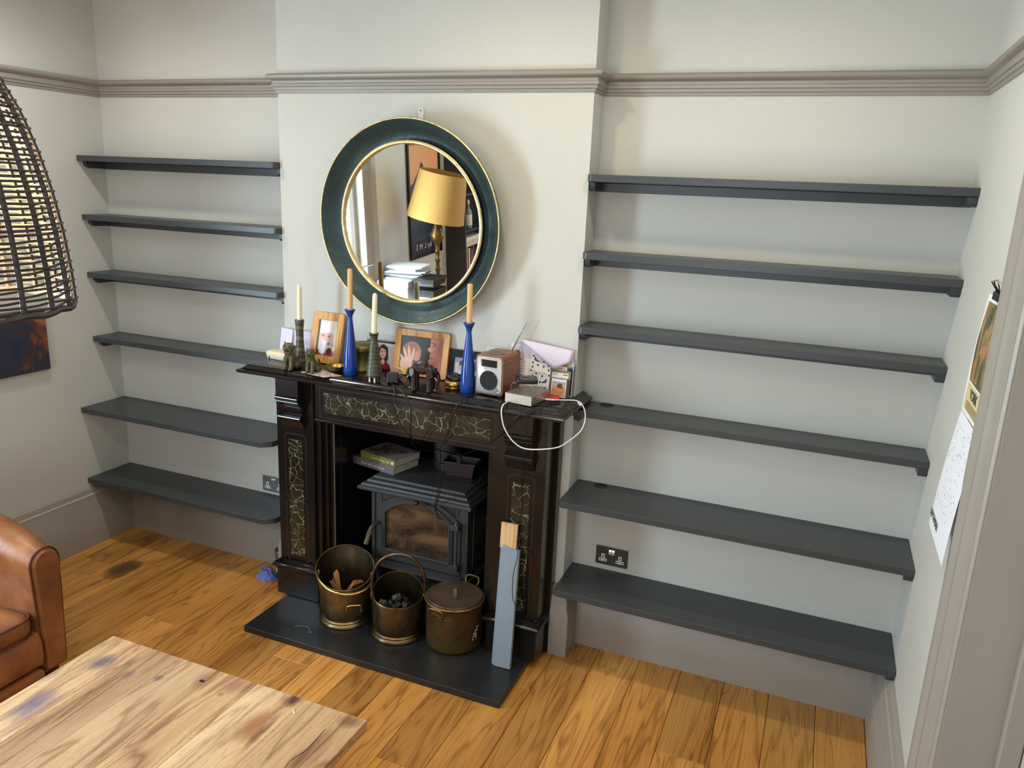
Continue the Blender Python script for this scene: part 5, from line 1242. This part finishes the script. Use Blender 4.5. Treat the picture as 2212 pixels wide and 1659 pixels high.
def arm_sec(x, ztop, wtop, wbot, yc, zb):
    """closed section of an arm in the y,z plane"""
    p = []; R_ = wtop/2
    for k in range(11):
        a = pi*k/10; p.append((x, yc+R_*cos(a), ztop-R_+R_*sin(a)))
    for s in (.25, .5, .75, 1): p.append((x, yc-R_+(wtop-wbot)*.35*s, (ztop-R_)*(1-s)+zb*s))
    for s in (1, .75, .5, .25): p.append((x, yc+R_-(wtop-wbot)*.30*s, (ztop-R_)*(1-s)+zb*s))
    return p
def arm(yc, sgn):
    secs = [(-.268, .605), (-.33, .628), (-.42, .660), (-.52, .690), (-.66, .715), (-.80, .735), (-.95, .745)]
    R = [arm_sec(x, zt, .125+.05*min(1, (-.268-x)/.2), .075+.06*min(1, (-.268-x)/.2), yc+sgn*.0*(x+.25), .10) for x, zt in secs]
    a = ch('arm', MB().loft(R), angle=60)
    fr_ = [(XF-.016, y, z) for _, y, z in arm_sec(0, .612, .112, .066, yc, .112)]
    fr2 = [(XF, y, z) for _, y, z in arm_sec(0, .606, .100, .056, yc, .116)]
    ch('arm_front_panel', MB().loft([[(x-.01, y, z) for x, y, z in fr_], fr_, fr2]), bevel=.003)
    ch('piping', MB().tube([(XF-.017, y, z) for _, y, z in arm_sec(0, .617, .122, .074, yc, .112)], .0042, 6, closed=True), PIPE)
arm(-1.142, 1); arm(-1.90, -1)
def cushion(x0, x1, y0, y1, z0, z1, puff=.02, n=10, m_=10):
    top = []; rings = []
    for z, ins, b in ((z0, .018, 0), (z0+.012, .004, 0), ((z0+z1)/2, 0, 0), (z1-.012, .004, 0), (z1, .018, 0), (z1+puff*.5, .07, 0), (z1+puff*.85, .15, 0), (z1+puff, .24, 0)):
        rings.append([(x, y, z) for x, y in [(a+(x0+x1)/2, b_+(y0+y1)/2) for a, b_ in rounded_rect((x1-x0)-2*ins, (y1-y0)-2*ins, max(.01, .05-ins*.1), 5)]])
    return MB().loft(rings)
ch('seat_cushion', cushion(-.85, XF-.005, -1.838, -1.207, .285, .368, .035), angle=50)
for z in (.362, .291):
    ch('piping', MB().tube([(a-.5525, b-1.5225, z) for a, b in rounded_rect(.588, .622, .05, 5)], .004, 6, closed=True), PIPE)
ch('seat_border', MB().loft([[(XF-.05, y, .118), (XF-.006, y, .150), (XF-.0, y, .19), (XF-.004, y, .25), (XF-.02, y, .283), (XF-.06, y, .286)] for y in (-1.846, -1.198)]), angle=50)
ch('seat_base', MB().box(-.90, XF-.05, -1.85, -1.195, .085, .288), bevel=.01)
ch('lower_band', MB().loft([[(XF-.05, y, .082), (XF-.004, y, .085), (XF+.004, y, .105), (XF-.0, y, .125), (XF-.03, y, .130)] for y in (-1.846, -1.205)]), angle=50)
ch('backrest', MB().loft([[(x, y, z) for x, y in [(a-.96-.14*s, b-1.52) for a, b in rounded_rect(.20-.05*s, .86-.1*s, .07, 5)]] for z, s in ((.10, 0), (.30, .1), (.55, .5), (.72, .8), (.80, 1), (.83, 1.15))]), bevel=.02, angle=60)
for fx in (-.30, -.93):
    for fy in (-1.14, -1.90): ch('foot', MB().lathe([(.018, .0005), (.024, .05), (.030, .10)], (fx, fy, 0), 12), M('dark_wood_foot', (44, 26, 18), .4))

# ================================================================== ROOM BEHIND (seen in the mirror)
t = thing('framed_poster', 'framed travel poster of a dark peak under an orange sky on the left wall', 'poster', (XL, -3.765, .975))
PZ, PH, PY = 0, 1.06, .312
obj('poster_frame', MB().ring([(.001, -PY, 0), (.001, PY, 0), (.001, PY, PH), (.001, -PY, PH)], [(.001, -PY+.022, .022), (.001, PY-.022, .022), (.001, PY-.022, PH-.022), (.001, -PY+.022, PH-.022)], (.024, 0, 0)), BLKF, t, .002)
def quad(pts, x): return MB().loft([[(x, a, b) for a, b in pts], [(x+.0008, a, b) for a, b in pts]])
def flat(c): return M('poster_ink', c, .3)
iy = PY-.022
obj('poster_print', quad([(-iy, .022), (iy, .022), (iy, PH-.022), (-iy, PH-.022)], .008), flat((226, 160, 110)), t)
obj('poster_print', quad([(-iy, .30), (iy, .30), (iy, .66), (.20, .70), (.10, .80), (.05, .875), (.02, .86), (-.03, .76), (-.10, .60), (-.2, .50), (-iy, .46)], .0095), flat((70, 58, 66)), t)
obj('poster_print', quad([(-iy, .22), (iy, .22), (iy, .56), (.15, .52), (0, .42), (-.12, .46), (-iy, .36)], .011), flat((28, 58, 66)), t)
obj('poster_print', quad([(-iy, .022), (iy, .022), (iy, .25), (.22, .30), (.17, .26), (.10, .31), (.04, .27), (-.05, .33), (-.12, .28), (-.2, .31), (-iy, .27)], .0125), flat((26, 28, 52)), t)
obj('lettering', text_mb('ANTRIM COAST', .070, frame4((.0142, 0, .165), (0, 1, 0), (0, 0, 1)), .0004), flat((56, 92, 124)), t, smooth=False)
obj('lettering', text_mb('by L M S', .075, frame4((.0142, .05, .075), (0, 1, 0), (0, 0, 1)), .0004, spacing=1.15), flat((214, 206, 190)), t, smooth=False)
# standard lamp
t = thing('standard_lamp', 'ornate gilt standard lamp with a tilted mustard drum shade, seen in the mirror', 'lamp', (-.885, -3.33, 0))
SHD = M('mustard_shade', (172, 132, 66), .8, var=.06, vscale=60)
ro = Matrix.Translation((.035, 0, 1.595)) @ Matrix.Rotation(radians(11), 4, 'Y') @ Matrix.Rotation(radians(4), 4, 'X') 
obj('drum_shade', MB().lathe([(.258, -.205), (.208, .205), (.205, .205), (.255, -.205)], n=48).tf(ro), SHD, t)
GILT = brass('old_gilt', (60, 48, 26), (140, 112, 56), .4, 40)
sp_ = [(.15, 0), (.15, .02), (.10, .04), (.04, .07), (.022, .12)]
for k in range(12): z = .16+k*.085; sp_ += [(.018, z), (.026, z+.02), (.018, z+.04)]
sp_ += [(.03, 1.18), (.055, 1.22), (.065, 1.26), (.035, 1.32), (.02, 1.36), (.012, 1.55)]
obj('ornate_stem', MB().lathe(sp_, n=20), GILT, t)
# storage box with papers, printer
t = thing('filing_box', 'white lidded plastic filing box with a label, seen low in the mirror', 'storage box', (-1.055, -3.0, .5805))
obj('box_body', MB().loft([rr(.15*s_, .19*s_, z) for s_, z in ((.9, 0), (.98, .30))]), M('box_pale_grey', (176, 180, 186), .4), t, .01)
obj('box_lid', MB().loft([rr(.155*s_, .195*s_, z) for s_, z in ((1, .30), (1.02, .31), (1.0, .335), (.94, .345))]), M('lid_white', (182, 186, 192), .35), t, .004)
obj('label', MB().box(-.055, .005, .1755, .181, .14, .21), M('label_grey', (150, 160, 178), .5, var=.5, vscale=60), t)
s2 = thing('side_cabinet', 'pale low cabinet standing against the left wall under the filing box', 'cabinet', (-.965, -3.06, 0))
obj('carcass', MB().box(-.27, .30, -.09, .24, .02, .58), M('pale_cabinet', (214, 206, 192), .5), s2, .003)
obj('door', MB().box(.301, .318, -.07, .22, .05, .56), M('pale_cabinet_door', (220, 212, 198), .5), s2, .003)
obj('handle', MB().box(.318, .330, .12, .135, .22, .32), STEEL, s2, .002)
rg = random.Random(8)
for k in range(9):
    c = rg.choice([(176, 174, 176), (196, 194, 192), (120, 116, 122), (176, 162, 146), (90, 86, 92)])
    o = obj('paper_sheaf', MB().box(-.15-.04*rg.random(), .15+.03*rg.random(), -.10, .10, 0, .011), M('sheaf_paper', c, .7)); o.location = (-1.0+.05*(rg.random()-.5), -2.99+.02*(rg.random()-.5), .9265+.0125*k); o.rotation_euler = (0, 0, rg.uniform(-.25, .25))
    tag(o, ('%s sheaf of paper in the untidy pile on the white filing box' % ['lowest', 'second from lowest', 'third from lowest', 'fourth from lowest', 'middle', 'fourth from top', 'third from top', 'second from top', 'topmost'][k]).replace('middle', 'fifth and middle'), 'paper', 'paper pile on the filing box')
t = thing('black_desk_tray', 'black two tier plastic desk tray beside the filing box, seen in the mirror', 'tray', (-.765, -2.945, .5805))
for z in (.22, .315): obj('tray_deck', MB().loft([rr(.10*s_, .12*s_, zz) for s_, zz in ((.9, z), (1.0, z+.055), (1.05, z+.062), (1.0, z+.064))]), BLACKP, t, .003)
obj('tray_riser', MB().box(-.08, .08, -.10, .10, 0, .22), M('riser_carton', (196, 188, 172), .6), t, .002)
# bookcase
BKD = M('bookcase_dark', (54, 52, 50), .5, var=.06)
bcx = thing('bookcase', 'tall dark grey bookcase against the left wall in the far corner', 'bookcase', (-1.10, -4.555, 0))
def bk_(nm, *b): return obj(nm, MB().box(*b), BKD, bcx, .002)
x0, x1, y0, y1 = -.143, .080, -.55, .36
bk_('side_panel', x0, x1, y1-.022, y1, .0, 2.25); bk_('side_panel', x0, x1, y0, y0+.022, 0, 2.25); bk_('back_panel', x0, x0+.012, y0+.022, y1-.022, 0, 2.25)
for z in (.02, .34, .70, 1.14, 1.50, 1.86, 2.228): bk_('shelf_board', x0+.013, x1, y0+.023, y1-.023, z, z+.022)
rg = random.Random(31)
bcols = [(128, 40, 40), (40, 62, 120), (206, 198, 180), (70, 60, 110), (40, 90, 70), (196, 150, 70), (90, 40, 60), (210, 210, 214), (50, 50, 56), (170, 80, 50)]
n_b = 0
for zi, z in enumerate((.3625, .7225)):
    y = y1-.035
    for q in range(9):
        w = rg.uniform(.018, .036); h = rg.uniform(.22, .258); c = bcols[(q+zi*3) % len(bcols)]
        tb_ = obj('book', MB().box(-.09, .05, -w+.001, 0, .0005, h), M('spine_ink', c, .45), None, .001, 1); tb_.location = (-1.10, -4.555+y, z)
        tag(tb_, '%s spined book, place %s from the left on the %s filled bookcase shelf' % (['dark red', 'blue', 'cream', 'purple', 'green', 'ochre', 'plum', 'pale grey', 'charcoal', 'rust'][(q+zi*3) % 10], ['first', 'second', 'third', 'fourth', 'fifth', 'sixth', 'seventh', 'eighth', 'ninth'][q], 'lower' if zi == 0 else 'upper'), 'book', 'books on the %s bookcase shelf' % ('lower' if zi == 0 else 'upper'))
        y -= w
bb_ = thing('liquor_bottle', 'clear glass bottle with a white picture label on the dark bookcase', 'bottle', (-1.075, -4.385, 1.1625))
obj('bottle_glass', MB().lathe([(.002, 0), (.036, 0), (.039, .006), (.039, .15), (.034, .175), (.016, .205), (.013, .215), (.013, .25), (.001, .25)], n=28), M('bottle_glass_green', (120, 140, 132), .08), bb_)
obj('label', MB().lathe([(.0395, .03), (.0398, .032), (.0398, .135), (.0395, .137)], n=28, cap=False), M('bottle_label', (206, 208, 196), .5, var=.3, vscale=40), bb_)
obj('cap', MB().lathe([(.0145, .245), (.0145, .285), (.001, .286)], n=18), M('cap_white', (214, 216, 214), .4), bb_)

for k, (h, c, lab) in enumerate(((.050, (206, 190, 160), 'lower of two pale books lying flat on top of the bookcase row'), (.046, (222, 210, 200), 'upper of two pale books lying flat on top of the bookcase row'))):
    o = obj('book', MB().box(-.09, .06, -.19, .19, 0, h), M('flat_book', c, .6), None, .003, 1); o.location = (-1.10, -4.422, .984+.051*k)
    tag(o, lab, 'book', 'books lying flat in the bookcase')
